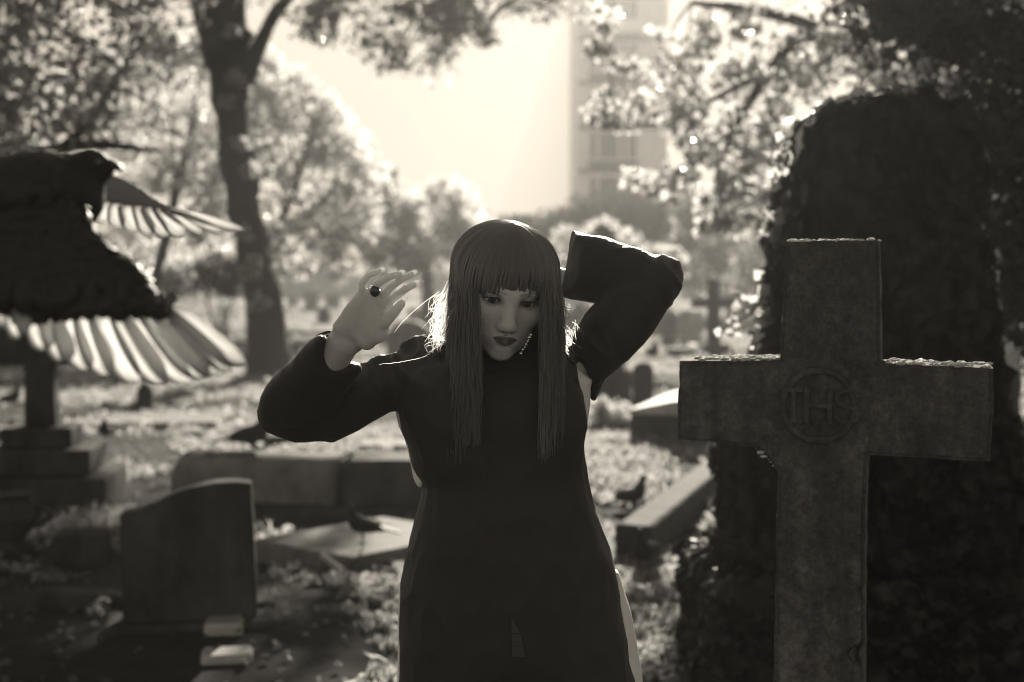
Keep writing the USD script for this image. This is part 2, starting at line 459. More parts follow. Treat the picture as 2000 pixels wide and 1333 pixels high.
for name, label, poly, (bx, by), depth, count, seed in belts:
    rr = np.random.default_rng(seed)
    cx = np.mean([p[0] for p in poly]); top = min(p[1] for p in poly)
    clumps = fill(poly, depth - 2.0, depth + 2.0, int(count * 1.5), 0.3, 0.62, rr)
    base_y = 540 + 1.55 * FPX / depth + 6
    tree(name, label, "tree", "sunlit trees behind the graves", [(bx, base_y, 34), (bx + 3, 560, 22), (bx + 0.3 * (cx - bx), 460, 19), (cx, 0.6 * top + 0.4 * 460, 14), (cx + 6, top + 0.25 * (460 - top), 4)],
         [[(bx + 0.3 * (cx - bx), 460, 12), (cx - 40, 460 - 0.3 * (460 - top), 9), (cx - 50, 460 - 0.6 * (460 - top), 4)], [(bx + 0.3 * (cx - bx), 470, 12), (cx + 35, 470 - 0.3 * (460 - top), 9), (cx + 40, 470 - 0.55 * (460 - top), 4)]],
         clumps, 62, 0.15, "far_leaf", depth, seed, share=0.25, twig=0.02, wide=0.42)

# the right-hand tree: limbs from the upper right, bright hanging sprays
rr = np.random.default_rng(61)
spray_at = [(1165, 95, 26), (1190, 45, 24), (1150, 20, 30), (1205, 125, 18), (1165, 215, 26), (1195, 238, 26), (1225, 245, 30), (1215, 215, 22), (1250, 200, 30), (1185, 190, 20), (1240, 130, 18), (1290, 150, 36), (1330, 120, 40), (1380, 85, 40), (1450, 60, 40),
            (1300, 220, 40), (1350, 200, 44), (1420, 150, 44), (1400, 240, 44), (1450, 210, 40), (1500, 150, 36), (1350, 265, 36), (1300, 70, 26), (1560, 70, 40), (1620, 90, 40), (1560, 130, 36), (1610, 150, 36), (1660, 130, 36), (1700, 110, 36), (1720, 150, 34), (1760, 140, 30), (1680, 175, 26), (1580, 180, 24),
            (1232, 342, 22), (1262, 350, 30), (1285, 372, 28), (1310, 355, 26), (1345, 340, 22), (1375, 300, 32), (1410, 300, 34), (1450, 290, 34), (1480, 250, 34), (1520, 220, 30), (1420, 350, 26), (1460, 330, 26), (1500, 300, 30), (1520, 330, 16),
            (1380, 390, 20), (1395, 420, 26), (1420, 430, 26), (1445, 440, 24), (1375, 440, 14), (1410, 380, 18), (1462, 420, 12), (1450, 370, 16), (1500, 380, 14), (1505, 430, 10), (1535, 270, 20)]
clumps = [(at(px, py, 12.5 + rr.normal(0, 0.5)), r * 12.5 / FPX) for px, py, r in spray_at for _ in range(2)] + fill([(1290, 60), (1500, 0), (1640, 20), (1800, 90), (1790, 180), (1600, 230), (1540, 330), (1420, 350), (1290, 270)], 12, 14, 70, 0.12, 0.24, rr)
tree("spray_tree", "right-hand tree with bright sprays hanging before the flats", "tree", None,
     [(1930, 930, 150), (1925, 700, 110), (1900, 450, 95), (1840, 200, 80), (1790, 0, 70), (1760, -200, 55)],
     [[(1850, 260, 60), (1740, 150, 34), (1600, 60, 26), (1470, 20, 18), (1350, 5, 10)], [(1640, 80, 22), (1560, 70, 24), (1510, 130, 24), (1470, 190, 18), (1430, 260, 12), (1400, 340, 8), (1415, 420, 4)],
      [(1500, 140, 14), (1400, 190, 10), (1300, 240, 7), (1210, 240, 4)], [(1440, 250, 10), (1360, 310, 7), (1270, 360, 4)], [(1800, 40, 50), (1700, -90, 34), (1560, -220, 20)]],
     clumps, 24, 0.09, "leaf", 12.5, 62, share=0.5, twig=0.006, wide=0.42)
# dark crown overhead at the upper right
rr = np.random.default_rng(63)
clumps = fill([(1600, -200), (1640, 40), (1720, 90), (1800, 130), (1850, 240), (1880, 400), (1900, 640), (2150, 700), (2300, 0), (2200, -300)], 6.6, 9.0, 190, 0.18, 0.34, rr)
clumps += canopy(1.9, 7.5, -3.0, 7.0, 2.6, 7.0, 260, 0.35, 0.6, rr)
tree("ivy_clad_tree", "dark ivy-clad tree along the right edge of the picture", "tree", None,
     [(2140, 1500, 260), (2120, 1200, 170), (2110, 900, 150), (2100, 500, 140), (2060, 100, 130), (2000, -300, 110)],
     [[(2060, 150, 80), (1940, 40, 50), (1820, -20, 30), (1700, -60, 14)], [(2090, 420, 60), (1990, 380, 34), (1920, 400, 16)], [(2040, -60, 80), (1880, -160, 50), (1700, -260, 24)]],
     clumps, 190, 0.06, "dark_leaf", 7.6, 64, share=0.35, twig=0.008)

# shrubs: each a thing with stems and leaves
def shrub(label, poly, depth, count, r0, r1, each, size, leaf, seed, spread=0.6, name="shrub", category="shrub", group=None):
    rr = np.random.default_rng(seed)
    clumps = fill(poly, depth - spread, depth + spread, count, r0, r1, rr)
    cx = np.mean([p[0] for p in poly]); base = at(cx, 600, depth); base[2] = 0
    t = thing(name, label, category, base, group=group)
    stems = [tube(curve([base + rr.normal(0, 0.1, 3) * [1, 1, 0] - [0, 0, 0.03], (base + c) / 2 + rr.normal(0, 0.05, 3), c], 6), np.linspace(0.018, 0.005, 6), 5) for c, _ in clumps[:14]]
    part(t, "stems", moved(join(stems), -base[0], -base[1], 0), L["bark"], kind="stuff")
    part(t, "foliage", moved(leaf_cloud(crown_points(clumps, rr, each), size, rr), -base[0], -base[1], 0), L[leaf], kind="stuff")
    return t


for k, (x0, x1) in enumerate(((-40, -24), (-25, -9), (-10, 4), (3, 15), (14, 28), (27, 42))):
    a, b = 1000 + x0 / 99 * FPX, 1000 + x1 / 99 * FPX
    shrub(['stretch of hazy hedge on the horizon behind the far left trees', 'stretch of hazy hedge on the horizon behind the leaning trunk', 'stretch of hazy hedge on the horizon behind the raised hand', "stretch of hazy hedge on the horizon behind the person's head", 'stretch of hazy hedge on the horizon behind the small far cross', 'stretch of hazy hedge on the horizon hidden by the ivy monument'][k], [(a, 540), (a + 60, 525), (b - 60, 530), (b, 542), (b, 586), (a, 586)], 99, 90, 0.7, 1.2, 150, 0.3, "mid_leaf", 90 + k, spread=2.0, name="hedge", category="hedge")
shrub("bright bush with pointed sprays behind the raised right sleeve", [(1090, 440), (1110, 452), (1150, 470), (1185, 432), (1200, 455), (1250, 470), (1280, 452), (1300, 480), (1322, 500), (1310, 540), (1270, 590), (1090, 600)], 24, 46, 0.16, 0.34, 170, 0.085, "leaf", 71)
shrub("pale low bush close under the raised sleeve by the ledger tomb", [(1145, 800), (1160, 785), (1200, 770), (1225, 790), (1238, 800), (1240, 850), (1190, 870), (1145, 860)], 14.5, 22, 0.06, 0.13, 110, 0.05, "leaf", 72, spread=0.25)
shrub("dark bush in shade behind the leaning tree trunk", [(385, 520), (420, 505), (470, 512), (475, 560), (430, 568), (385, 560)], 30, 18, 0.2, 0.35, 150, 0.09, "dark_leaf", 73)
for k, (poly, dep, lab) in enumerate([([(1120, 400), (1210, 385), (1330, 395), (1350, 470), (1340, 560), (1120, 560)], 58, "dark hazy hedge mass below the flats"), ([(1320, 330), (1420, 360), (1540, 350), (1560, 450), (1560, 560), (1320, 560)], 52, "tall grey hedge mass behind the small far cross"),
                                     ([(-60, 480), (80, 470), (260, 490), (380, 500), (390, 560), (-60, 565)], 46, "dark hedge under the sunlit trees, far left"), ([(940, 430), (1040, 440), (1130, 420), (1130, 560), (940, 560)], 60, "hazy hedge mass behind the head")]):
    shrub(lab, poly, dep, 80, 0.6, 1.1, 200, 0.18, "leaf" if k == 1 else "mid_leaf", 80 + k, spread=2.0, name="hedge", category="hedge")

# ------------------------------------------------------------------ the flats beyond the cemetery
def flats():
    dep = 90.0
    left, right = at(1128, 300, dep)[0], at(1304, 300, dep)[0]
    t = thing("block_of_flats", "hazy tall block of flats with stacked windows and balconies", "building", ((left + right) / 2, dep, 0))
    w = right - left
    part(t, "wall", moved(block(w, 12, 19.9, 0.05), 0, 6.0, 0), L["wall"])
    part(t, "parapet", moved(block(w + 0.4, 12.4, 0.5, 0.04), 0, 6.0, 19.905), L["wall"])
    zs = [at(1200, y, dep)[2] for y in (419, 333, 247, 161, 75)]
    bays = [(1150, 1245)]
    for k, z in enumerate([zs[0] - (zs[1] - zs[0])] + zs):
        if z < 0.3:
            continue
        for a, b in bays:
            xa, xb = at(a, 300, dep)[0] - (left + right) / 2, at(b, 300, dep)[0] - (left + right) / 2
            cw, ch = xb - xa, 1.85
            win = part(t, "window", moved(block(cw, 0.10, ch, 0.02), (xa + xb) / 2, -0.052, z + 0.62), L["frame"])
            for u0, u1 in ((0.03, 0.15), (0.21, 0.60), (0.66, 0.76), (0.82, 0.97)):
                part(win, "pane", moved(block(cw * (u1 - u0), 0.02, ch - 0.22, 0.003), xa + cw * (u0 + u1) / 2, -0.116, z + 0.73), L["glass"])
            if k % 2 == 1:
                bal = part(t, "balcony", moved(block(cw + 0.3, 1.1, 0.14, 0.02), (xa + xb) / 2, -0.66, z + 0.10), L["wall"])
                part(bal, "parapet", moved(block(cw + 0.3, 0.08, 0.75, 0.02), (xa + xb) / 2, -1.165, z + 0.245), L["frame"])
            else:
                part(t, "spandrel_panel", moved(block(cw, 0.07, 0.5, 0.01), (xa + xb) / 2, -0.038, z + 0.08), L["stone"])
        part(t, "floor_band", moved(block(w - 0.02, 0.12, 0.22, 0.02), 0, -0.063, z - 0.16), L["stone"])


flats()

# ------------------------------------------------------------------ gravestones
L["cross_stone"] = usdkit.material(stage, "/World/Looks/cross_stone", {
    "where": ("texture_coordinate", {}),
    "big": ("noise_texture", dict(scale=7.0, detail=6.0, roughness=0.7)), "small": ("noise_texture", dict(scale=70.0, detail=6.0, roughness=0.75)),
    "spots": ("voronoi_texture", dict(scale=46.0, feature="smooth_f1", smoothness=0.4)),
    "r1": ("rgb_ramp", dict(ramp=[(0.30, grey(0.036)), (0.5, grey(0.060)), (0.70, grey(0.10))])),
    "r2": ("rgb_ramp", dict(ramp=[(0.34, grey(0.6)), (0.5, grey(1.0)), (0.66, grey(1.45))])),
    "longways": ("mapping", dict(scale=(1.0, 1.0, 0.09))), "streak": ("noise_texture", dict(scale=26.0, detail=5.0, roughness=0.6)), "r4": ("rgb_ramp", dict(ramp=[(0.36, grey(0.62)), (0.55, grey(1.0)), (0.7, grey(1.25))])), "m3": ("mix", dict(mix_type="multiply", fac=0.8)),
    "r3": ("rgb_ramp", dict(ramp=[(0.0, grey(1.55)), (0.22, grey(1.0)), (1.0, grey(0.9))])),
    "m1": ("mix", dict(mix_type="multiply", fac=1.0)), "m2": ("mix", dict(mix_type="multiply", fac=0.7)),
    "bump": ("bump", dict(strength=0.8, distance=0.006)),
    "p": ("principled_bsdf", dict(roughness=0.9, specular_ior_level=0.2))},
    [("where.object", "big.vector"), ("where.object", "small.vector"), ("where.object", "spots.vector"), ("big.fac", "r1.fac"), ("small.fac", "r2.fac"), ("spots.distance", "r3.fac"),
     ("r1.color", "m1.color1"), ("r2.color", "m1.color2"), ("m1.color", "m2.color1"), ("r3.color", "m2.color2"), ("where.object", "longways.vector"), ("longways.vector", "streak.vector"), ("streak.fac", "r4.fac"), ("m2.color", "m3.color1"), ("r4.color", "m3.color2"), ("m3.color", "p.base_color"), ("small.fac", "bump.height"), ("bump.normal", "p.normal")], surface="p.BSDF")
L["lichen"] = look("lichen", 0.25, 0.55, scale=30, roughness=0.9, bump=0.6)


def plane_outline(pixels, origin, deg):
    """Outline (u, z) of pixels seen on an upright plane through origin; deg turns its right side towards the viewer."""
    a = math.radians(deg); u = np.array([math.cos(a), -math.sin(a), 0]); n = np.array([-math.sin(a), -math.cos(a), 0])
    out = []
    for px, py in pixels:
        d = np.array([(px - 1000) / FPX, 0, 0]) + _fwd - _up * (py - 666.5) / FPX
        p = EYE + d * (np.dot(origin - EYE, n) / np.dot(d, n))
        out.append((float(np.dot(p - origin, u)), float(p[2] - origin[2])))
    return out


def stone_cross():
    deg, thick = 16.0, 0.13
    o = at(1625, 785, 2.72)
    px = [(1541, 473), (1717, 472), (1721, 590), (1722, 706), (1830, 710), (1937, 716), (1936, 800), (1931, 893), (1815, 888), (1697, 882), (1692, 1000), (1690, 1333), (1684, 1830),
          (1504, 1830), (1516, 1333), (1522, 1000), (1525, 916), (1512, 896), (1482, 868), (1400, 858), (1333, 852), (1334, 780), (1337, 702), (1430, 702), (1529, 700), (1535, 590)]
    out = plane_outline(px, o, deg)
    m = extruded(out, thick, 0.007)
    m = rough(m, 0.010, 0.0034, 22.0, 3)
    chip = np.maximum(meshkit.fbm(m.vertices * 17, 2, 12) - 0.66, 0)
    m.vertices = m.vertices - m.vertex_normals * (0.075 * chip)[:, None]
    foot = [(a, b) for a, b in out if b < -0.9]
    cx = np.mean([a for a, _ in foot]); zb = foot[0][1]
    t = thing("stone_cross", "weathered stone cross with a carved round emblem, standing nearest right of the person", "cross", (o[0], o[1], 0), rot=-deg)
    part(t, "cross", moved(m, z=o[2]), L["cross_stone"], 40)
    top = o[2] + zb
    part(t, "upper_step", moved(rough(block(0.42, 0.36, 0.22, 0.015, top - 0.2), 0.04, 0.004), cx), L["cross_stone"], 40)
    part(t, "lower_step", moved(rough(block(0.66, 0.58, top - 0.2 + 0.1, 0.02, -0.1), 0.05, 0.005), cx), L["cross_stone"], 40)
    # the emblem: a worn ring round three letters
    (ex, ez), = plane_outline([(1604, 787)], o, deg)
    y0 = -thick / 2
    ang = np.linspace(0, 2 * math.pi, 61)
    rr = 0.066 + 0.004 * (meshkit.fbm(np.stack([np.cos(ang) * 3, np.sin(ang) * 3, 0 * ang], -1), 3, 2) - 0.5)
    ring = tube(np.stack([ex + rr * np.cos(ang), np.full(61, y0), o[2] + ez + rr * np.sin(ang)], 1), 0.005 + 0.004 * meshkit.fbm(np.stack([ang * 2.3, 0 * ang, 0 * ang], -1), 3, 8), 8)
    part(t, "emblem_ring", ring, L["cross_stone"], True)
    x = ex - 0.062
    for ch in "IHS":
        l = meshkit.text_mesh(ch, 0.066, 0.009)
        w = np.ptp(l.vertices[:, 0])
        l.apply_transform(trimesh.transformations.rotation_matrix(math.pi / 2, [1, 0, 0]))
        l.vertices[:, 0] *= 1.0; l.vertices -= [l.vertices[:, 0].min(), 0, 0]
        part(t, "letter", moved(l, x, y0 + 0.001, o[2] + ez - 0.033), L["cross_stone"])
        x += w + 0.003
    # lumps of moss and lichen along the tops of the arms
    rng = np.random.default_rng(4)
    lumps = []
    for a, b, n in (((1337, 701), (1528, 699), 85), ((1724, 706), (1936, 714), 70), ((1541, 472), (1716, 471), 34), ((1484, 868), (1525, 914), 20)):
        (u0, z0), (u1, z1) = plane_outline([a, b], o, deg)
        for _ in range(n):
            f = rng.random()
            if a[0] == 1337:
                f = f ** 0.6
            s = trimesh.creation.icosphere(1, rng.uniform(0.0025, 0.0065))
            s.vertices *= [1.5, 1.3, 0.7]
            s.vertices += (meshkit.noise(s.vertices * 300 + f * 50, 1) - 0.5)[:, None] * 0.004
            lumps.append(moved(s, u0 + (u1 - u0) * f, rng.uniform(-thick / 2 + 0.002, thick / 2 - 0.01), o[2] + z0 + (z1 - z0) * f + 0.0005))
    part(t, "moss", join(lumps), L["lichen"], True, kind="stuff")


stone_cross()


def ivy_leaves(mesh, n, size, seed, lift=0.02, swell=0.15):
    rng = np.random.default_rng(seed)
    p, fi = trimesh.sample.sample_surface(mesh, n, seed=seed)
    nrm = mesh.face_normals[fi]
    p = p + nrm * rng.uniform(0, lift, (n, 1)) + nrm * (swell * np.maximum(meshkit.fbm(p * 4.0, 3, seed) - 0.42, 0))[:, None]
    d = np.array([0, 0, -1.0]) + rng.normal(0, 0.55, (n, 3)) + nrm * 0.25
    d -= nrm * (np.sum(d * nrm, 1) * 0.75)[:, None]
    d /= np.linalg.norm(d, axis=1, keepdims=True)
    up = nrm + rng.normal(0, 0.5, (n, 3))
    s = np.cross(d, up); s /= np.linalg.norm(s, axis=1, keepdims=True) + 1e-9
    up = np.cross(s, d)
    ln = size * rng.uniform(0.6, 1.3, (n, 1))
    shape = [(0, 0, 0), (0.18, 0.5, -0.03), (0.42, 0.36, 0.02), (0.62, 0.40, -0.04), (1.0, 0, -0.06), (0.62, -0.40, -0.04), (0.42, -0.36, 0.02), (0.18, -0.5, -0.03), (0.35, 0, 0.06)]
    v = np.stack([p + d * ln * a + s * ln * b + up * ln * c for a, b, c in shape], 1).reshape(-1, 3)
    k = np.arange(n)[:, None] * 9
    f = np.concatenate([k + np.array([8, i, (i + 1) % 8]) for i in range(8)], 1).reshape(-1, 3)
    return trimesh.Trimesh(v, f, process=False)


def ivy_monument():
    dep = 5.2
    o = at(1690, 1100, dep)
    px = [(1545, 290), (1562, 240), (1604, 205), (1660, 186), (1720, 181), (1790, 196), (1846, 240), (1878, 310), (1888, 430), (1900, 640), (1950, 860), (1975, 1120), (1975, 1150), (1420, 1150), (1422, 900), (1440, 720), (1500, 610), (1532, 500), (1540, 380)]
    shape = Polygon(plane_outline(px, o, 0)).buffer(-0.055)
    core = rough(extruded(list(shape.exterior.coords)[:-1], 0.52, 0.05), 0.08, 0.05, 2.6, 9)
    t = thing("ivy_covered_monument", "tall monument wholly smothered in dark ivy, right behind the stone cross", "monument", (o[0], o[1], 0))
    part(t, "core", moved(core, z=o[2]), L["dark_stone"], True)
    part(t, "ivy", moved(ivy_leaves(core, 13000, 0.092, 5, 0.05), z=o[2]), L["ivy"], kind="stuff")
    zt = at(1500, 1128, dep - 0.35)[2]
    w0, w1 = at(1392, 1200, dep - 0.35)[0] - o[0], at(2000, 1200, dep - 0.35)[0] - o[0]
    part(t, "plinth", moved(rough(block(w1 - w0, 0.95, zt + 0.1, 0.03, -0.1), 0.07, 0.012, 5), (w0 + w1) / 2, 0.05), L["dark_stone"], 40)
    pl = moved(block(w1 - w0, 0.95, zt + 0.1, 0.03, -0.1), (w0 + w1) / 2, 0.05)
    part(t, "creeping_ivy", ivy_leaves(pl, 4200, 0.07, 15, 0.02, 0.0), L["ivy"], kind="stuff")
    # loose trailing sprays that catch the light on the left flank
    rng = np.random.default_rng(8)
    for k, (a, b) in enumerate((((1528, 575), (1448, 612)), ((1520, 610), (1405, 650)), ((1532, 430), (1512, 470)), ((1545, 260), (1520, 330)))):
        c = curve([at(*a, dep) - [o[0], o[1], 0], at((a[0] + b[0]) / 2, (a[1] + b[1]) / 2 - 14, dep - 0.03) - [o[0], o[1], 0], at(*b, dep - 0.05) - [o[0], o[1], 0]], 10)
        sp = part(t, "trailing_stem", tube(c, 0.004, 5), L["bark"], True)
        pts = c[rng.integers(1, 10, 26)] + rng.normal(0, 0.022, (26, 3))
        part(sp, "leaves", leaf_cloud(pts, 0.055, rng, wide=0.45), L["leaf"], kind="stuff")


ivy_monument()


def stone_shape(kind, w, h):
    a = np.linspace(0, math.pi, 13)
    if kind == "round":
        r = w / 2
        return [(-r, 0), (r, 0)] + [(r * math.cos(t), h - r * 0.8 + 0.8 * r * math.sin(t)) for t in a]
    if kind == "gothic":
        return [(-w / 2, 0), (w / 2, 0), (w / 2, h * 0.68), (w * 0.34, h * 0.84), (0, h), (-w * 0.34, h * 0.84), (-w / 2, h * 0.68)]
    if kind == "shoulder":
        r = w * 0.3
        return [(-w / 2, 0), (w / 2, 0), (w / 2, h * 0.74), (r, h * 0.76)] + [(r * math.cos(t), h * 0.8 + (h * 0.2) * math.sin(t)) for t in a] + [(-r, h * 0.76), (-w / 2, h * 0.74)]
    return [(-w / 2, 0), (w / 2, 0), (w / 2, h), (-w / 2, h * 0.985)]


def headstone(label, x0, x1, top, foot, kind="flat", turn=0.0, thick=0.12, lk="stone", tilt=0.0, footing=True, name="headstone", seed=1):
    base = on_ground((x0 + x1) / 2, foot)
    s = base[1] / FPX
    w, h = (x1 - x0) * s, (foot - top) * s
    t = thing(name, label, "headstone", (base[0], base[1], float(height(base[0], base[1]))), rot=turn)
    slab = rough(extruded(stone_shape(kind, w, h), thick, min(0.012, thick * 0.2)), max(0.035, w / 14), 0.004 + 0.004 * w, 9, seed)
    part(t, "slab", turned(slab, tilt, (0, 1, 0)), L[lk], 40)
    if footing:
        part(t, "footing", block(w * 1.25, thick * 2.2, 0.16, 0.015, -0.08), L[lk])
    return t


# near left: the broad dark slab with a sloping, broken top
def broken_headstone():
    base = on_ground(372, 1236)
    o = np.array([base[0], base[1], base[2]])
    px = [(243, 1240), (500, 1240), (503, 1180), (497, 1050), (491, 941), (463, 938), (420, 941), (374, 949), (345, 958), (302, 978), (270, 992), (238, 1003), (240, 1120)]
    out = plane_outline(px, o, -9)
    t = thing("headstone", "broad dark headstone with sloping broken top, near left of the person", "headstone", (o[0], o[1], 0), rot=9)
    part(t, "slab", rough(extruded(out, 0.13, 0.012), 0.025, 0.006, 8, 7), L["dark_stone"], 40)
    part(t, "footing", block(0.72, 0.3, 0.14, 0.02, -0.07), L["dark_stone"])


broken_headstone()


def cross_on_steps():
    dep = 9.7
    o = at(85, 979, dep); o[2] = 0
    s = dep / FPX
    t = thing("cross_on_steps", "dark stone cross on three steps beneath the flying pigeon, left edge", "cross", o, rot=6)
    z = -0.05
    for k, (hw, h) in enumerate(((142, 0.27), (107, 0.175), (66, 0.135))):
        part(t, "step", rough(block(2 * hw * s, 2 * hw * s * 0.9, h, 0.015, z), 0.06, 0.006, 7, k), L["dark_stone"], 40)
        z += h + 0.001
    out = [(-30 * s, z), (30 * s, z), (26 * s, 0.95), (62 * s, 0.95), (62 * s, 1.19), (26 * s, 1.19), (25 * s, 1.52), (-25 * s, 1.52), (-26 * s, 1.19), (-100 * s, 1.19), (-100 * s, 0.95), (-27 * s, 0.95)]
    part(t, "cross", rough(extruded(out, 0.17, 0.012), 0.05, 0.005, 8, 3), L["dark_stone"], 40)


cross_on_steps()


def coped_tomb():
    base = on_ground(600, 1005)
    o = np.array([base[0], base[1], 0.0]); s = o[1] / FPX
    t = thing("coped_tomb", "long rounded barrel tomb lit along its top, beside the person's waist", "tomb", o, rot=0)
    def barrel(w, h, length, seed):
        a = np.linspace(0, math.pi, 15)
        prof = [(-w / 2, 0), (w / 2, 0), (w / 2, h * 0.35)] + [(w / 2 * math.cos(x), h * 0.35 + h * 0.65 * math.sin(x) ** 0.8) for x in a[1:-1]] + [(-w / 2, h * 0.35)]
        return rough(extruded(prof, length, 0.02), 0.06, 0.005, 6, seed)
    # the long body lies along the picture, its far end turned away
    body = turned(barrel(0.62, 0.36, 1.15, 1), 78)
    part(t, "body", moved(body, -0.33, 0.42, 0.0), L["stone"], 35)
    end_block = rough(block(0.98, 0.6, 0.33, 0.05), 0.05, 0.006, 6, 4)
    part(t, "end_block", moved(end_block, 0.72, 0.28, 0.02), L["dark_stone"], 35)
    part(t, "plinth", moved(rough(block(2.3, 1.1, 0.14, 0.015, -0.08), 0.08, 0.005), 0.2, 0.38), L["dark_stone"], 40)


coped_tomb()


def slab(label, corner_px, lengths, turn, tall, lk, name="ledger_slab", category="grave slab", z=0.0, seed=3):
    """A flat stone whose nearest corner stands at the pixel."""
    base = on_ground(*corner_px)
    t = thing(name, label, category, (base[0], base[1], z), rot=turn)
    part(t, "slab", moved(rough(block(lengths[0], lengths[1], tall, 0.015, -0.04), 0.06, 0.006, 6, seed), lengths[0] / 2, lengths[1] / 2), L[lk], 40)
    return t


slab("flat grave slab with a pigeon standing on its lit corner", (690, 1132), (1.0, 0.8), 50, 0.15, "stone", seed=5)
slab("low dark kerb slab behind the barrel tomb by the person's elbow", (700, 896), (0.9, 0.5), 4, 0.15, "stone", seed=6)
slab("small dark block under the drooping left sleeve", (470, 884), (0.42, 0.4), 3, 0.18, "dark_stone", "kerb_block", "stone block", seed=7)
slab("long low slab lit on top, left behind the cross steps", (195, 842), (1.15, 1.0), 3, 0.12, "stone", seed=8)
slab("low lit footstone in the grass, front left", (398, 1262), (0.16, 0.16), 8, 0.13, "pale_stone", "footstone", "stone block", seed=9)
slab("small sunken stone nearest the bottom edge, front left", (392, 1318), (0.2, 0.16), 10, 0.11, "pale_stone", "footstone", "stone block", seed=10)
slab("low dark block beside the broken headstone, left", (102, 1112), (0.26, 0.25), 4, 0.22, "dark_stone", "kerb_block", "stone block", seed=11)
slab("narrow kerb running left from the broken headstone", (92, 1180), (0.14, 1.15), -112 + 180 - 170, 0.13, "dark_stone", "grave_kerb", "kerb", seed=12)
slab("diagonal grave kerb with pigeons beside it, right of the person", (1200, 1096), (0.2, 3.1), -17.5, 0.24, "dark_stone", "grave_kerb", "kerb", seed=13)
slab("dark slab lying far behind the open hand", (560, 656), (1.3, 0.8), 2, 0.16, "dark_stone", seed=14)
slab("short dark slab at the foot of the small far cross", (1312, 694), (0.65, 0.7), 3, 0.17, "dark_stone", seed=15)
slab("dark stone fragment beneath the left arm of the stone cross", (1382, 930), (0.3, 0.24), 4, 0.08, "dark_stone", "stone_fragment", "stone block", seed=16)


def urn():
    base = on_ground(20, 1078)
    t = thing("stone_urn", "rounded dark stone urn low at the left edge", "urn", base)
    prof = np.array([(0.0, -0.03), (0.13, -0.03), (0.13, 0.04), (0.07, 0.07), (0.12, 0.12), (0.17, 0.2), (0.165, 0.27), (0.11, 0.31), (0.13, 0.33), (0.0, 0.335)])
    part(t, "bowl", trimesh.creation.revolve(prof, sections=28), L["dark_stone"], 35)
    part(t, "handle", tube(curve([(0.15, 0, 0.14), (0.23, 0, 0.2), (0.15, 0, 0.27)], 8), 0.014, 7), L["dark_stone"], True)


urn()


def gabled_tomb():
    base = on_ground(1320, 876)
    t = thing("ledger_tomb", "stone ledger tomb with bright gabled top, left of the stone cross", "tomb", (base[0], base[1], 0), rot=-17)
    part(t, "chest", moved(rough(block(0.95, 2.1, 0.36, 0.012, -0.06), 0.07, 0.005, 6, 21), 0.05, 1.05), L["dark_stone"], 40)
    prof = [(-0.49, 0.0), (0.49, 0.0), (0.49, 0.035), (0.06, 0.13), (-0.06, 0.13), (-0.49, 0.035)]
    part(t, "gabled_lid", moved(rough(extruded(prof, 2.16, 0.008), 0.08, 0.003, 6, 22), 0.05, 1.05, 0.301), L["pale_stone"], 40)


gabled_tomb()

headstone("small far headstone, leftmost of the pale group behind the wrist", 562, 581, 583, 601, "flat", 4, 0.14, seed=31)
headstone("far grey headstone with square top, beside the tree trunk", 595, 622, 570, 607, "flat", -4, 0.14, seed=32)
headstone("far square headstone just left of the bent fingers", 636, 664, 577, 602, "flat", 3, 0.14, "dark_stone", seed=33)
headstone("far upright headstone below the square one, behind the wrist", 620, 646, 600, 636, "shoulder", 2, 0.12, seed=34)
headstone("dark far headstone touching the edge of the open palm", 684, 712, 588, 634, "flat", 0, 0.14, "dark_stone", seed=35)
headstone("round-topped grey stone between the open hand and the hair", 757, 846, 626, 712, "round", -12, 0.22, "stone", seed=36)
headstone("low pale stone above the round-topped one, beside the hair", 798, 838, 600, 640, "flat", 8, 0.3, "pale_stone", seed=37)
headstone("narrow headstone in front of the bright gap, under the right elbow", 1293, 1322, 604, 668, "gothic", 4, 0.12, "stone", seed=38)
headstone("pale headstone just left of the small far cross", 1350, 1372, 610, 668, "round", -3, 0.2, "pale_stone", seed=39)
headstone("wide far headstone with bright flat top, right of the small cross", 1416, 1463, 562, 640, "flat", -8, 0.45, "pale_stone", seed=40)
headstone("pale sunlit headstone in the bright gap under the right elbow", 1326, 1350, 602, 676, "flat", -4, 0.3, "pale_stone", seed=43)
headstone("small leaning headstone between the wide far one and the ivy", 1468, 1492, 572, 640, "gothic", 10, 0.12, "stone", tilt=5, seed=44)
headstone("squat far headstone close left of the wide dark one", 1120, 1150, 640, 690, "shoulder", 0, 0.14, "stone", seed=45)
headstone("dark headstone in the mid ground just right of the cross steps", 268, 300, 742, 800, "gothic", 6, 0.12, "dark_stone", seed=46)
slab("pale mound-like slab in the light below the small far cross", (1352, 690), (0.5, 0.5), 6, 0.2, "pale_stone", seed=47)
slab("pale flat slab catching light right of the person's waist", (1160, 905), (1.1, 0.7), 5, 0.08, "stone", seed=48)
headstone("short dark headstone with a pigeon on its top corner", 1235, 1276, 706, 792, "round", -5, 0.14, "dark_stone", seed=41)
headstone("wide dark headstone behind the fold of the right sleeve", 1160, 1232, 700, 800, "shoulder", 6, 0.14, "dark_stone", seed=42)


def far_cross():
    base = on_ground(1393, 690); s = base[1] / FPX
    t = thing("far_cross", "small dark cross far off between the sleeve and the stone cross", "cross", (base[0], base[1], 0), rot=3)
    out = [(-13 * s, 0.2), (13 * s, 0.2), (12 * s, 88 * s), (45 * s, 88 * s), (45 * s, 108 * s), (12 * s, 108 * s), (11 * s, 144 * s), (-11 * s, 144 * s), (-12 * s, 108 * s), (-44 * s, 108 * s), (-44 * s, 88 * s), (-12 * s, 88 * s)]
    part(t, "cross", extruded(out, 0.16, 0.012), L["dark_stone"])
    part(t, "plinth", block(0.6, 0.5, 0.26, 0.02, -0.06), L["dark_stone"])


far_cross()

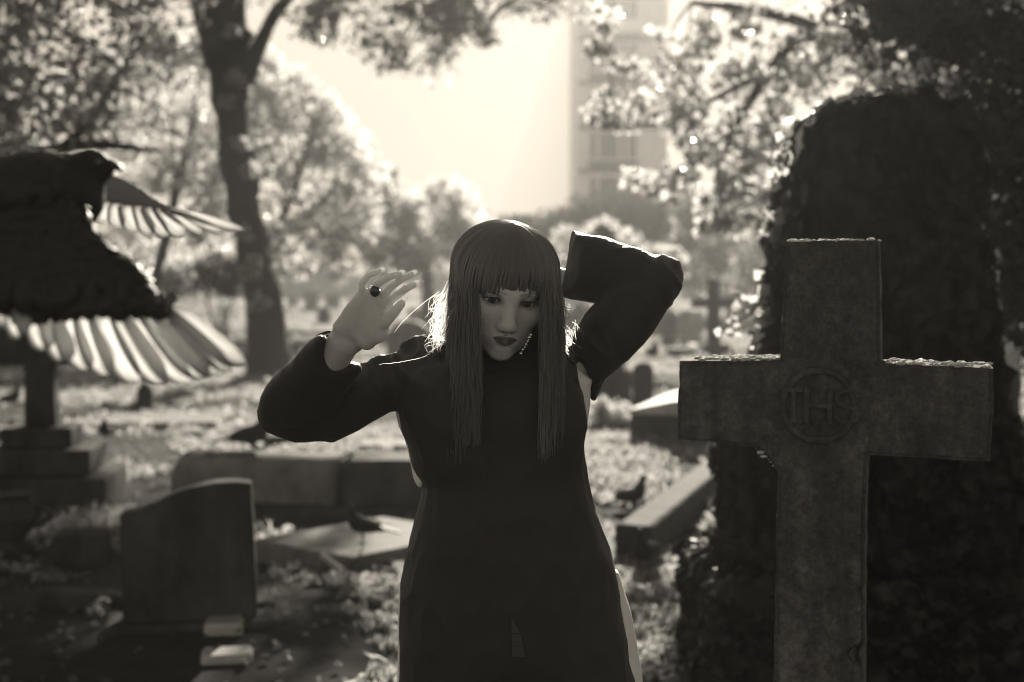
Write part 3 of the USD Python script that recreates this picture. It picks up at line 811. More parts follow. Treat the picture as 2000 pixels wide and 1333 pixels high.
# ------------------------------------------------------------------ the person
class Field:
    """A distance field on a grid; shapes are blended in near their own bounds, then the surface is taken out as a mesh (surface nets)."""

    def __init__(self, lo, hi, step):
        self.lo, self.step = np.asarray(lo, float), step
        self.n = np.ceil((np.asarray(hi) - lo) / step).astype(int) + 1
        self.f = np.full(self.n, 0.2, np.float32)

    def box(self, lo, hi, pad):
        a = np.clip(np.floor((np.asarray(lo) - pad - self.lo) / self.step).astype(int), 0, self.n - 1)
        b = np.clip(np.ceil((np.asarray(hi) + pad - self.lo) / self.step).astype(int) + 1, 1, self.n)
        sl = tuple(slice(i, j) for i, j in zip(a, b))
        g = np.meshgrid(*[self.lo[k] + self.step * np.arange(a[k], b[k]) for k in range(3)], indexing="ij")
        return sl, g

    def blend(self, sl, d, k, cut=False):
        a = self.f[sl]
        if cut:
            d = -d; h = np.maximum(k - np.abs(a - d), 0) / k
            self.f[sl] = np.maximum(a, d) + h * h * k / 4
        else:
            h = np.maximum(k - np.abs(a - d), 0) / k
            self.f[sl] = np.minimum(a, d) - h * h * k / 4

    def capsule(self, a, b, ra, rb, k=0.01, cut=False):
        a, b = np.asarray(a, float), np.asarray(b, float)
        sl, (X, Y, Z) = self.box(np.minimum(a, b), np.maximum(a, b), max(ra, rb) + 3 * k + 2 * self.step)
        d = b - a; L2 = max(float(d @ d), 1e-12)
        t = np.clip(((X - a[0]) * d[0] + (Y - a[1]) * d[1] + (Z - a[2]) * d[2]) / L2, 0, 1)
        r = np.sqrt((X - a[0] - t * d[0]) ** 2 + (Y - a[1] - t * d[1]) ** 2 + (Z - a[2] - t * d[2]) ** 2) - (ra + (rb - ra) * t)
        self.blend(sl, r, k, cut)

    def ball(self, c, r, k=0.01, cut=False):
        c, r = np.asarray(c, float), np.broadcast_to(np.asarray(r, float), (3,))
        sl, (X, Y, Z) = self.box(c - r, c + r, 3 * k + 2 * self.step)
        x, y, z = X - c[0], Y - c[1], Z - c[2]
        k0 = np.sqrt((x / r[0]) ** 2 + (y / r[1]) ** 2 + (z / r[2]) ** 2)
        k1 = np.sqrt((x / r[0] ** 2) ** 2 + (y / r[1] ** 2) ** 2 + (z / r[2] ** 2) ** 2) + 1e-9
        self.blend(sl, k0 * (k0 - 1) / k1, k, cut)

    def mesh(self):
        f, n = self.f, self.n
        for ax in range(3):                                # close the surface where it leaves the grid
            for end in (0, -1):
                sl = [slice(None)] * 3; sl[ax] = end
                f[tuple(sl)] = np.maximum(f[tuple(sl)], 1e-4)
        for _ in range(12):                                # no two pieces may touch along one edge only
            s, hit = f < 0, 0
            for ax in range(3):
                a, b = [k for k in range(3) if k != ax]
                def cut(i, j):
                    sl = [slice(None)] * 3
                    sl[a] = slice(i, n[a] - 1 + i); sl[b] = slice(j, n[b] - 1 + j)
                    return tuple(sl)
                q00, q01, q10, q11 = (s[cut(i, j)] for i, j in ((0, 0), (0, 1), (1, 0), (1, 1)))
                for m, c in (((q00 & q11 & ~q01 & ~q10), (0, 1)), ((q01 & q10 & ~q00 & ~q11), (0, 0))):
                    if m.any():
                        hit += int(m.sum()); view = f[cut(*c)]; view[m] = -1e-4
            if not hit:
                break
        s = f < 0
        cells = np.zeros(n - 1, np.int8)
        c8 = [s[i:n[0] - 1 + i, j:n[1] - 1 + j, k:n[2] - 1 + k] for i in (0, 1) for j in (0, 1) for k in (0, 1)]
        total = sum(c.astype(np.int8) for c in c8)
        on = (total > 0) & (total < 8)
        idx = np.argwhere(on)
        number = np.full(on.shape, -1, np.int64); number[on] = np.arange(len(idx))
        corner = np.array([(i, j, k) for i in (0, 1) for j in (0, 1) for k in (0, 1)])
        val = np.stack([f[tuple((idx + c).T)] for c in corner], 1)
        acc, cnt = np.zeros((len(idx), 3)), np.zeros(len(idx))
        for a in range(8):
            for b in range(a + 1, 8):
                if np.abs(corner[a] - corner[b]).sum() == 1:
                    m = (val[:, a] < 0) != (val[:, b] < 0)
                    t = val[m, a] / (val[m, a] - val[m, b])
                    acc[m] += corner[a] + t[:, None] * (corner[b] - corner[a]); cnt[m] += 1
        v = self.lo + self.step * (idx + acc / cnt[:, None])
        faces = []
        for ax in range(3):
            e1, e2 = [(1, 2), (2, 0), (0, 1)][ax]
            sl0, sl1 = [slice(None)] * 3, [slice(None)] * 3
            sl0[ax], sl1[ax] = slice(0, -1), slice(1, None)
            cr = np.argwhere(s[tuple(sl0)] != s[tuple(sl1)])
            cr = cr[(cr[:, e1] > 0) & (cr[:, e2] > 0) & (cr[:, e1] < n[e1] - 1) & (cr[:, e2] < n[e2] - 1)]
            inside = s[tuple(cr.T)]
            u, w = np.zeros(3, int), np.zeros(3, int); u[e1] = 1; w[e2] = 1
            q = np.stack([number[tuple((cr - o).T)] for o in (u + w, w, 0 * u, u)], 1)
            q[~inside] = q[~inside][:, ::-1]
            faces.append(q)
        q = np.vstack(faces)
        return trimesh.Trimesh(v, np.vstack([q[:, [0, 1, 2]], q[:, [0, 2, 3]]]), process=False)


def skin_look(name, base):
    return usdkit.material(stage, f"/World/Looks/{name}", {
        "a": ("attribute", dict(attribute="tone")),
        "where": ("texture_coordinate", {}),
        "n": ("noise_texture", dict(scale=160.0, detail=4.0, roughness=0.6)),
        "r": ("map_range", dict(from_min=0.3, from_max=0.7, to_min=0.92 * base, to_max=1.06 * base)),
        "m": ("math", dict(math_type="multiply")),
        "bump": ("bump", dict(strength=0.12, distance=0.002)),
        "p": ("principled_bsdf", dict(roughness=0.48, specular_ior_level=0.4, subsurface_weight=0.1, subsurface_scale=0.006, subsurface_radius=(1, 1, 1)))},
        [("where.object", "n.vector"), ("n.fac", "r.value"), ("r.result", "m.value1"), ("a.fac", "m.value2"), ("m.value", "p.base_color"), ("n.fac", "bump.height"), ("bump.normal", "p.normal")], surface="p.BSDF")


L["skin"] = skin_look("skin", 0.34)
L["cloth"] = usdkit.material(stage, "/World/Looks/cloth", {
    "where": ("texture_coordinate", {}), "map": ("mapping", dict(scale=(1, 1, 0.45))),
    "n": ("noise_texture", dict(scale=16.0, detail=3.0, roughness=0.5, distortion=0.6)),
    "w": ("noise_texture", dict(scale=900.0, detail=1.0)),
    "add": ("math", dict(math_type="multiply_add", value2=0.06)),
    "bump": ("bump", dict(strength=0.35, distance=0.012)),
    "p": ("principled_bsdf", dict(base_color=grey(0.024), roughness=0.55, specular_ior_level=0.2, sheen_weight=0.04, sheen_roughness=0.4))},
    [("where.object", "map.vector"), ("map.vector", "n.vector"), ("where.object", "w.vector"), ("w.fac", "add.value1"), ("n.fac", "add.value3"), ("add.value", "bump.height"), ("bump.normal", "p.normal")], surface="p.BSDF")
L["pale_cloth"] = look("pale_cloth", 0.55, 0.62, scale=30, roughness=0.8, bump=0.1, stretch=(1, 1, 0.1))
L["inset"] = look("inset", 0.04, 0.05, scale=20, roughness=0.8, bump=0.05)
L["hair"] = usdkit.material(stage, "/World/Looks/hair", {"p": ("principled_bsdf", dict(base_color=grey(0.08), roughness=0.45, specular_ior_level=0.5))}, surface="p.BSDF")
L["light_hair"] = usdkit.material(stage, "/World/Looks/light_hair", {"p": ("principled_bsdf", dict(base_color=grey(0.13), roughness=0.4, specular_ior_level=0.5))}, surface="p.BSDF")
L["loose_hair"] = usdkit.material(stage, "/World/Looks/loose_hair", {"p": ("principled_hair_bsdf", dict(color=grey(0.2), roughness=0.35, radial_roughness=0.4))}, surface="p.BSDF")
L["eye"] = usdkit.material(stage, "/World/Looks/eye", {
    "a": ("attribute", dict(attribute="tone")), "p": ("principled_bsdf", dict(roughness=0.08, specular_ior_level=0.6))}, [("a.fac", "p.base_color")], surface="p.BSDF")
L["metal"] = usdkit.material(stage, "/World/Looks/metal", {"p": ("principled_bsdf", dict(base_color=grey(0.75), metallic=1.0, roughness=0.18))}, surface="p.BSDF")
L["gem"] = usdkit.material(stage, "/World/Looks/gem", {"p": ("principled_bsdf", dict(base_color=grey(0.02), roughness=0.12, specular_ior_level=0.7))}, surface="p.BSDF")
L["nail"] = usdkit.material(stage, "/World/Looks/nail", {"p": ("principled_bsdf", dict(base_color=grey(0.55), roughness=0.25)), "t": ("translucent_bsdf", dict(color=grey(0.7))), "m": ("mix_closure", dict(fac=0.5))},
                            [("p.BSDF", "m.closure1"), ("t.BSDF", "m.closure2")], surface="m.closure")

BODY_Y = 2.54
HEAD = (trimesh.transformations.rotation_matrix(math.radians(7.0), [0, 1, 0]) @ trimesh.transformations.rotation_matrix(math.radians(11.0), [0, 0, 1])
        @ trimesh.transformations.rotation_matrix(math.radians(16.0), [1, 0, 0]))
HEAD[:3, 3] = at(997, 588, 2.41) - HEAD[:3, :3] @ np.array([0, -0.078, 0.0])


def in_head(p):
    p = np.atleast_2d(np.asarray(p, float))
    return p @ HEAD[:3, :3].T + HEAD[:3, 3]


def head_mesh():
    """The head in its own frame: x to the picture's right, the face towards -y, z = 0 at the eyes."""
    g = Field((-0.10, -0.135, -0.165), (0.10, 0.12, 0.135), 0.0016)
    m = 0.001
    B = lambda x, f, z: np.array([x, -f, z]) * m
    g.ball(B(0, -18, 32), np.array([72, 92, 68]) * m, 0.01)
    g.ball(B(0, 26, -26), np.array([60, 60, 80]) * m, 0.03)
    g.ball(B(0, 38, -74), np.array([45, 44, 33]) * m, 0.026)
    g.ball(B(0, 72, -99), np.array([17, 11, 11]) * m, 0.020)
    for s in (-1, 1):
        g.ball(B(44 * s, 54, -26), np.array([19, 20, 17]) * m, 0.022)
        g.capsule(B(12 * s, 82, 15), B(40 * s, 70, 17), 0.008, 0.007, 0.014)
        g.ball(B(30 * s, 93, 0), np.array([17, 15, 11]) * m, 0.012, cut=True)
        g.ball(B(72 * s, -12, -12), np.array([6, 17, 28]) * m, 0.006)
    g.ball(B(0, 78, -66), np.array([26, 15, 18]) * m, 0.014)
    g.capsule(B(0, 80, 8), B(0, 97, -34), 0.0085, 0.0098, 0.020)
    g.ball(B(0, 100.5, -39), np.array([9.5, 10, 8.5]) * m, 0.012)
    for s in (-1, 1):
        g.ball(B(10 * s, 92, -42.5), np.array([7.0, 10, 6.5]) * m, 0.008)
        g.ball(B(5.5 * s, 99, -48), np.array([3, 4, 2.2]) * m, 0.003, cut=True)
    g.capsule(B(0, 91, -54), B(0, 92, -61), 0.002, 0.0025, 0.006, cut=True)
    for s in (-1, 1):   # lips
        g.capsule(B(22 * s, 83, -65.5), B(5 * s, 93.5, -61.5), 0.002, 0.0044, 0.004)
        g.capsule(B(19 * s, 84, -68.5), B(0, 93.5, -70.5), 0.0022, 0.0056, 0.004)
    g.capsule(B(-20, 92, -66.0), B(20, 92, -66.0), 0.001, 0.001, 0.0025, cut=True)
    g.capsule(B(-8, 90, -79), B(8, 90, -79), 0.004, 0.004, 0.008, cut=True)
    for s in (-1, 1):   # lids over the eyeballs, half closed in a downward look
        c = B(30.5 * s, 70, -1)
        g.ball(c, 0.0142, 0.003)
        sl, (X, Y, Z) = g.box(c - 0.018, c + 0.018, 0.0)
        x, z = (X - c[0]) / 0.0135, Z - c[2]
        lens = np.clip(1 - x * x, 0, 1)
        d = np.maximum(np.maximum(z - (0.0010 + 0.0052 * lens), -0.0066 * lens - z), np.maximum(np.abs(X - c[0]) - 0.0130, Y - c[1] + 0.003))
        g.blend(sl, d, 0.0012, cut=True)
    # neck
    g.capsule(B(0, -28, -40), B(0, -52, -160), 0.046, 0.046, 0.02)
    mesh = g.mesh()
    trimesh.smoothing.filter_taubin(mesh, lamb=0.5, nu=0.53, iterations=6)
    v = mesh.vertices / m
    x, f, z = np.abs(v[:, 0]), -v[:, 1], v[:, 2]
    tone = np.ones(len(v))
    def paint(mask, value):
        np.copyto(tone, tone * (1 - mask) + value * mask)
    front = np.clip((f - 40) / 20, 0, 1)
    zl = -65.5 + 0.03 * (22 - x)
    up, lo = 7.2 * np.clip(1 - (x / 23.5) ** 2, 0, 1) - 1.6 * np.exp(-(x / 3.5) ** 2), 10.2 * np.clip(1 - (x / 22) ** 2, 0, 1)
    paint(np.clip(np.minimum(zl + up - z, z - (zl - lo)) / 0.9 + 0.5, 0, 1) * (x < 23.5) * (f > 78), 0.19)
    ez = z + 1 - 2.4 * ((x - 30) / 15)                                            # the liner sweeps up outwards
    paint(np.exp(-(((x - 31.5) / 15.5) ** 2 + (ez / 6.4) ** 2) ** 2) * front, 0.10)
    paint(np.exp(-(((x - 33) / 21) ** 2 + ((ez - 2) / 11) ** 2) ** 2) * front * 0.72, 0.2)
    by = 15.0 + 0.13 * (x - 12) - 0.0042 * np.maximum(x - 30, 0) ** 2
    paint(np.clip(1.3 - np.abs(z - by) / 2.4, 0, 1) * np.clip((x - 10) / 3, 0, 1) * np.clip((48 - x) / 6, 0, 1) * front * 0.6, 0.2)
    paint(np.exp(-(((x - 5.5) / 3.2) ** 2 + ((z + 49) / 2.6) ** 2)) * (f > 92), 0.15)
    return mesh, tone


def limb_points():
    P = {"sl": at(842, 700, 2.55), "el": at(572, 806, 2.52), "wl": at(673, 668, 2.358), "sr": at(1112, 700, 2.56), "er": at(1288, 548, 2.53), "wr": at(1112, 552, 2.66), "hr": at(1040, 548, 2.69)}
    return P


def hand_field():
    F = {  # joints: (px, py, depth, radius m)
        "little": [(708, 577, 2.335, .0090), (707, 553, 2.322, .0082), (722, 537, 2.310, .0076), (741, 531, 2.303, .0068)],
        "ring": [(728, 575, 2.330, .0098), (738, 554, 2.312, .0090), (759, 541, 2.297, .0083), (779, 536, 2.290, .0072)],
        "middle": [(744, 583, 2.328, .0100), (764, 560, 2.312, .0092), (786, 544, 2.298, .0084), (803, 537, 2.292, .0073)],
        "index": [(755, 594, 2.328, .0098), (776, 577, 2.314, .0090), (793, 564, 2.302, .0082), (808, 557, 2.296, .0071)],
        "thumb": [(728, 652, 2.335, .0150), (753, 629, 2.318, .0120), (771, 609, 2.308, .0105), (784, 594, 2.302, .0085)]}
    return F


def person():
    t = thing("person", "person with straight fringe in long black coat, palm raised, other arm behind head", "person", (0, BODY_Y, 0))
    off = np.array([0, -BODY_Y, 0])
    P = limb_points()
    # body under the clothes
    g = Field((-0.48, 2.24, -0.01), (0.36, 2.82, 1.60), 0.008)
    neck0, chest, waist, hip = in_head([0, 0.046, -0.15])[0], at(985, 800, 2.58), at(985, 940, 2.58), at(1000, 1130, 2.58)
    g.capsule(neck0, chest, 0.042, 0.075, 0.03)
    g.capsule(P["sl"] + [0.02, 0, -0.03], P["sr"] + [-0.02, 0, -0.03], 0.03, 0.03, 0.03)
    g.capsule(chest, waist, 0.095, 0.085, 0.05)
    g.capsule(waist, hip, 0.085, 0.115, 0.05)
    for s, ft in ((-1, 905), (1, 1110)):
        h0 = hip + [0.075 * s, 0, -0.06]
        foot = np.array([at(ft, 1100, 2.58)[0], 2.58, 0.08]); knee = (h0 + foot) / 2 + [0, -0.02, 0]
        g.capsule(h0, knee, 0.08, 0.055, 0.03); g.capsule(knee, foot, 0.052, 0.036, 0.02); g.capsule(foot, foot + [0.02 * s, -0.15, -0.045], 0.036, 0.028, 0.02)
    for a, b, c in (("sl", "el", "wl"), ("sr", "er", "wr")):
        g.capsule(P[a] + [0, 0, -0.025], P[b], 0.030, 0.028, 0.02); g.capsule(P[b], P[b] + (P[c] - P[b]) * 0.8, 0.027, 0.018, 0.02)
    g.capsule(P["wr"], P["hr"], 0.025, 0.032, 0.02)
    fingers = P["hr"]
    for k in range(4):
        a = fingers + [-0.02, 0.0, 0.02 - 0.017 * k]
        g.capsule(a, a + [-0.05, -0.012, -0.004 * k], 0.0105, 0.0095, 0.006)
    g.capsule(fingers + [0.01, 0, -0.03], fingers + [-0.03, -0.01, -0.055], 0.012, 0.0095, 0.008)
    body = g.mesh()
    # the raised hand, finely
    F = hand_field()
    g = Field(at(630, 710, 2.30) - [0.03, 0.06, 0.02], at(815, 520, 2.40) + [0.03, 0.05, 0.02], 0.0019)
    J = {k: [at(px, py, y) for px, py, y, r in v] for k, v in F.items()}
    wrist, fore = P["wl"], P["wl"] + (P["el"] - P["wl"]) * 0.30
    g.capsule(fore, wrist, 0.031, 0.0262, 0.025)
    back = np.array([0, 0.006, 0])
    heel_l, heel_r = at(662, 645, 2.352), at(712, 662, 2.352)
    for name, q in (("little", 0), ("ring", 1), ("middle", 2), ("index", 3)):
        start = wrist * (1 - q / 3) * 0.5 + heel_l * (1 - q / 3) * 0.5 + (heel_r * 0.6 + wrist * 0.4) * (q / 3)
        g.capsule(start + back, J[name][0] + back * 0.6, 0.0145, 0.0105, 0.014)
    g.capsule(at(668, 640, 2.340), at(702, 592, 2.338), 0.0150, 0.0110, 0.010)      # edge of the palm
    g.ball(at(735, 642, 2.328), (0.021, 0.013, 0.024), 0.010)                         # ball of the thumb
    g.ball(at(690, 628, 2.333), (0.018, 0.012, 0.028), 0.010)
    g.capsule(at(716, 663, 2.34), J["thumb"][0], 0.018, 0.016, 0.010)
    g.ball(at(719, 608, 2.320), (0.014, 0.006, 0.018), 0.010, cut=True)                # hollow of the palm
    for name, js in J.items():
        rad = [r * (0.80 if name == 'thumb' else 0.74) for *_, r in F[name]]
        for k in range(3):
            g.capsule(js[k], js[k + 1], rad[k], rad[k + 1], 0.0012)
    g.capsule(at(700, 640, 2.314), at(728, 612, 2.312), 0.0018, 0.0018, 0.005, cut=True)   # creases of the palm
    g.capsule(at(712, 668, 2.318), at(722, 618, 2.310), 0.0018, 0.0018, 0.005, cut=True)
    hand = g.mesh()
    head, tone_h = head_mesh()
    head.vertices = in_head(head.vertices)
    try:
        mm = lambda x: m3.Manifold(m3.Mesh(np.asarray(x.vertices, np.float32), np.asarray(x.faces, np.uint32)))
        one = mm(body) + mm(hand) + mm(head)
        skin = tm(one)
        if one.is_empty() or len(skin.vertices) < 0.5 * len(head.vertices):
            raise ValueError("union failed")
    except Exception as e:
        print("person: joined without union:", e)
        skin = join(body, hand, head)
    from scipy.spatial import cKDTree
    dist, near = cKDTree(head.vertices).query(skin.vertices)
    tone = np.where(dist < 0.003, tone_h[near], 1.0)
    v, f, n = meshkit.arrays(trimesh.Trimesh(skin.vertices + off, skin.faces, process=False), True)
    body_part = part(t, "body", (v, f), L["skin"], True, colors={"tone": tone})
    # eyes
    for s in (-1, 1):
        e = trimesh.creation.icosphere(3, 0.0125)
        gaze = np.array([-0.14, -0.93, -0.22]); gaze /= np.linalg.norm(gaze)
        c = e.vertices @ gaze / 0.0125
        et = np.where(c > 0.955, 0.008, np.where(c > 0.80, 0.04, 0.34))
        e.vertices = in_head(e.vertices + np.array([0.0305 * s, -0.070, -0.001])) + off
        part(t, "eye", e, L["eye"], True, colors={"tone": et})
    # lashes: the upper rows, thick and dark
    for s in (-1, 1):
        seg = []
        for x in np.linspace(-12.5, 15.5, 17):
            lens = max(0.0, 1 - (x / 13.5) ** 2)
            root = np.array([0.0305 * s + s * x * m_, -0.070 - 0.0138 * math.sqrt(max(0.05, 1 - (x / 17) ** 2)), -0.001 + 0.0010 + 0.0052 * lens + (0.0012 if x > 9 else 0)])
            tip = root + np.array([s * (0.0022 + 0.00022 * x), -0.0055, -0.0012 + 0.00016 * max(x, 0)])
            seg.append(tube(in_head(np.array([root, (root + tip) / 2 + [0, 0, -0.0012], tip])) + off, [0.0009, 0.0007, 0.0003], 5))
        part(t, "eyelashes", join(seg), L["gem"], True)
    # nails
    for name, js in J.items():
        d = js[3] - js[2]; d /= np.linalg.norm(d)
        s = trimesh.creation.icosphere(2, 1.0)
        r = F[name][3][3] * 0.75
        side = np.cross(d, [0, 1.0, 0]); side /= np.linalg.norm(side); nn = np.cross(side, d)
        s.vertices = s.vertices[:, :1] * d * r * 1.35 + s.vertices[:, 1:2] * side * r * 0.75 + s.vertices[:, 2:] * nn * 0.0012
        c = js[3] + d * r * 0.85 + np.array([0, r * 0.55, r * 0.35])
        s.vertices += c + off
        part(t, "nail", s, L["nail"], True)
    # the ring with its big dark stone
    d = J["ring"][1] - J["ring"][0]
    at_ring = J["ring"][0] + d * 0.45
    d = d / np.linalg.norm(d); a = np.cross(d, [0, 1.0, 0]); a /= np.linalg.norm(a); b = np.cross(d, a)
    ang = np.linspace(0, 2 * math.pi, 33)
    ring = part(t, "ring", tube(at_ring + off + 0.0105 * (np.cos(ang)[:, None] * a + np.sin(ang)[:, None] * b), 0.0016, 7), L["metal"], True)
    st = trimesh.creation.icosphere(2, 1.0); st.vertices *= [0.0082, 0.0045, 0.0095]
    part(ring, "stone", moved(st, *(at_ring + off + [0.001, -0.0115, -0.003])), L["gem"], 40)
    # earring
    beads = [(1037, 655, 3.0), (1034, 660, 3.4), (1031, 667, 2.2), (1028, 673, 2.6), (1025, 679, 2.0), (1021, 684, 2.6), (1018, 691, 3.0)]
    wire = part(t, "earring", tube(np.array([at(x, y, 2.385) + off for x, y, _ in beads]), 0.0006, 5), L["metal"], True)
    for x, y, r in beads:
        part(wire, "bead", moved(trimesh.creation.icosphere(1, r * 0.001), *(at(x, y, 2.384) + off)), L["metal"])
    clothes(t, off, P)
    hair(t, off)
    return t


m_ = 0.001


def inflate(g, poly, depth, thick, round_, k=0.012, shift=0.0):
    """Blends in a soft garment piece: an outline seen at its own depth (a function of x and z), with a rounded cross-section."""
    pts = np.array([at(px, py, depth(px, py)) for px, py in poly])
    P = Polygon(pts[:, [0, 2]]).buffer(0)
    lo = np.array([pts[:, 0].min(), pts[:, 1].min() - thick - 0.03, pts[:, 2].min()]); hi = np.array([pts[:, 0].max(), pts[:, 1].max() + thick + 0.03, pts[:, 2].max()])
    sl, (X, Y, Z) = g.box(lo, hi, 0.03)
    x, z = X[:, 0, :], Z[:, 0, :]
    q = shapely.points(x.ravel(), z.ravel())
    d = np.where(shapely.contains(P, q), 1, -1) * shapely.distance(P.exterior, q)
    d = d.reshape(x.shape)
    px, py = 1000 + x * FPX / 2.5, 540 - (z - 1.55) * FPX / 2.5
    yc = depth(px, py) + shift
    u = 1 - np.minimum(d, round_) / round_
    r = np.sqrt(u[:, None, :] ** 2 + ((Y - yc[:, None, :]) / thick) ** 2) - 1
    g.blend(sl, (r * min(thick, round_)).astype(np.float32), k)


def wrinkled(mesh, amount, scale, seed, passes=3, folds=()):
    m = trimesh.Trimesh(mesh.vertices, mesh.faces, process=False)
    trimesh.smoothing.filter_taubin(m, lamb=0.5, nu=0.53, iterations=passes)
    v = m.vertices
    n = meshkit.fbm(v * scale + 3.1, 3, seed) - 0.5
    ridge = 1 - np.abs(meshkit.noise(v * np.asarray(scale) * 1.6 + 9, seed + 4) * 2 - 1)
    d = amount * (1.3 * n + 0.7 * (ridge ** 2 - 0.4))
    for c, r, a in folds:
        w = np.exp(-np.sum((v - c) ** 2, 1) / r**2)
        q = meshkit.noise(v @ np.array([[30, 0, 8], [0, 20, 0], [22, 0, 26.0]]).T + 2, 3)
        d = d + a * w * ((1 - np.abs(2 * q - 1)) ** 2 - 0.3)
    m.vertices = v + m.vertex_normals * d[:, None]
    return m


def clothes(t, off, P):
    lin = lambda x0, y0, x1, y1: (lambda px, py: y0 + (np.clip((np.asarray(px, float) - x0) / (x1 - x0), -0.3, 1.3)) * (y1 - y0))
    linv = lambda a0, d0, a1, d1: (lambda px, py: d0 + (np.clip((np.asarray(py, float) - a0) / (a1 - a0), -0.2, 1.2)) * (d1 - d0))
    flat = lambda d: (lambda px, py: d + 0 * np.asarray(px, float))
    g = Field((-0.48, 2.26, 0.02), (0.34, 2.80, 1.66), 0.0052)
    front = [(772, 720), (796, 676), (850, 662), (905, 668), (950, 690), (1040, 690), (1085, 672), (1112, 690), (1126, 714), (1133, 741), (1136, 774), (1139, 844), (1141, 870), (1144, 916), (1148, 940), (1160, 985), (1180, 1040), (1196, 1085), (1205, 1128),
             (1212, 1170), (1222, 1220), (1232, 1275), (1243, 1333), (1275, 1600), (1300, 2080), (1150, 2090), (1040, 1900), (1030, 1500), (1012, 1380), (985, 1500), (960, 1900), (880, 2090), (760, 2080), (768, 1600), (780, 1333), (781, 1220), (784, 1140), (801, 1050), (817, 985), (824, 945), (811, 923), (804, 906), (800, 880), (796, 863), (788, 844), (784, 817), (776, 790)]
    inflate(g, front, flat(2.535), 0.115, 0.13)
    g.ball(at(905, 820, 2.46), (0.075, 0.035, 0.08), 0.05); g.ball(at(1055, 820, 2.46), (0.075, 0.035, 0.08), 0.05)
    a, b = in_head([0, 0.030, -0.098])[0], at(990, 745, 2.545)
    g.capsule(a, b, 0.064, 0.080, 0.02)
    upper_l = [(890, 700), (852, 659), (815, 664), (770, 688), (735, 703), (690, 722), (640, 745), (560, 775), (520, 800), (522, 838), (550, 851), (575, 860), (592, 863), (620, 858), (650, 862), (668, 856), (700, 838), (740, 815), (778, 795), (840, 800)]
    inflate(g, upper_l, lin(850, 2.55, 560, 2.515), 0.062, 0.062)
    fore_l = [(621, 655), (606, 668), (575, 698), (545, 728), (523, 752), (510, 775), (504, 800), (508, 822), (520, 838), (550, 850), (575, 858), (610, 850), (655, 805), (690, 745), (705, 716), (690, 711), (668, 703), (650, 690), (641, 668), (636, 652)]
    inflate(g, fore_l, linv(830, 2.50, 668, 2.375), 0.055, 0.055)
    upper_r = [(1092, 700), (1112, 660), (1140, 622), (1165, 592), (1200, 560), (1290, 500), (1322, 512), (1331, 540), (1326, 565), (1305, 600), (1280, 640), (1240, 690), (1205, 722), (1178, 742), (1169, 765), (1158, 792), (1154, 775), (1157, 744), (1126, 714), (1100, 760)]
    inflate(g, upper_r, lin(1110, 2.565, 1320, 2.53), 0.062, 0.062)
    fore_r = [(1117, 452), (1140, 457), (1190, 468), (1250, 488), (1300, 505), (1322, 512), (1331, 540), (1326, 565), (1300, 590), (1250, 600), (1200, 600), (1166, 592), (1130, 585), (1096, 578), (1106, 515)]
    inflate(g, fore_r, lin(1320, 2.53, 1100, 2.64), 0.055, 0.05)
    coat = wrinkled(g.mesh(), 0.0052, (17, 17, 8), 12, folds=((at(810, 690, 2.5), 0.085, 0.016), (at(1290, 550, 2.5), 0.06, 0.008), (at(1140, 690, 2.5), 0.05, 0.008), (at(700, 740, 2.5), 0.05, 0.008)))
    part(t, "coat", trimesh.Trimesh(coat.vertices + off, coat.faces, process=False), L["cloth"], True)
    # pale side panels let into the coat, set behind its front
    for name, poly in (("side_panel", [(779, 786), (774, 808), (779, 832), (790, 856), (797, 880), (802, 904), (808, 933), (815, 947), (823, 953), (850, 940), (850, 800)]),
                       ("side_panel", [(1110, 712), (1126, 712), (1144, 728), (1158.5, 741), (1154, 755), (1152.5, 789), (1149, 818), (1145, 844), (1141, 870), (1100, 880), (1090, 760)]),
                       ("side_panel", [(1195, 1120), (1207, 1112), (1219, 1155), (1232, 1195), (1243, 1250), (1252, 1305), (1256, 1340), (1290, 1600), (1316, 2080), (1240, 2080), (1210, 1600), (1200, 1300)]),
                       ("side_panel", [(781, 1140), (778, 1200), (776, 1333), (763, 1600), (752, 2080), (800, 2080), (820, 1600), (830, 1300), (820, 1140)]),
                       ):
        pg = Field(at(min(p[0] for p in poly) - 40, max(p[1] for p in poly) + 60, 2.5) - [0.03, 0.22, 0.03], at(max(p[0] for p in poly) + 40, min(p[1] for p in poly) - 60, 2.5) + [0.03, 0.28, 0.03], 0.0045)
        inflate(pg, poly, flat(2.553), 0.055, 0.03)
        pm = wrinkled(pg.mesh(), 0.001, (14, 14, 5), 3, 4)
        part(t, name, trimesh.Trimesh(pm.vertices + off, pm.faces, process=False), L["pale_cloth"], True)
    from scipy.spatial import cKDTree
    facing = coat.vertices[coat.vertex_normals[:, 1] < -0.3]
    look_up = cKDTree(facing[:, [0, 2]])
    for k, (y0, y1, a0, a1, b0, b1) in enumerate(((1206, 1235, 999, 1001, 999.5, 1016), (1237, 1260, 999.5, 1016.5, 1000, 1022), (1261.5, 1282, 1000, 1022, 1000, 1026))):
        v = []
        for r in np.linspace(0, 1, 6):
            for c_ in np.linspace(0, 1, 6):
                q = at((a0 + (b0 - a0) * r) * (1 - c_) + (a1 + (b1 - a1) * r) * c_, y0 + (y1 - y0) * r, 2.425)
                yy = facing[look_up.query(q[[0, 2]], 4)[1], 1].mean()
                v.append([q[0], yy - 0.0016 - BODY_Y, q[2]])
        i, j = np.meshgrid(np.arange(5), np.arange(5), indexing="ij")
        q = np.stack([i * 6 + j, (i + 1) * 6 + j, (i + 1) * 6 + j + 1, i * 6 + j + 1], -1).reshape(-1, 4)
        part(t, "inset_panel", (np.array(v), q), L["inset"], True)
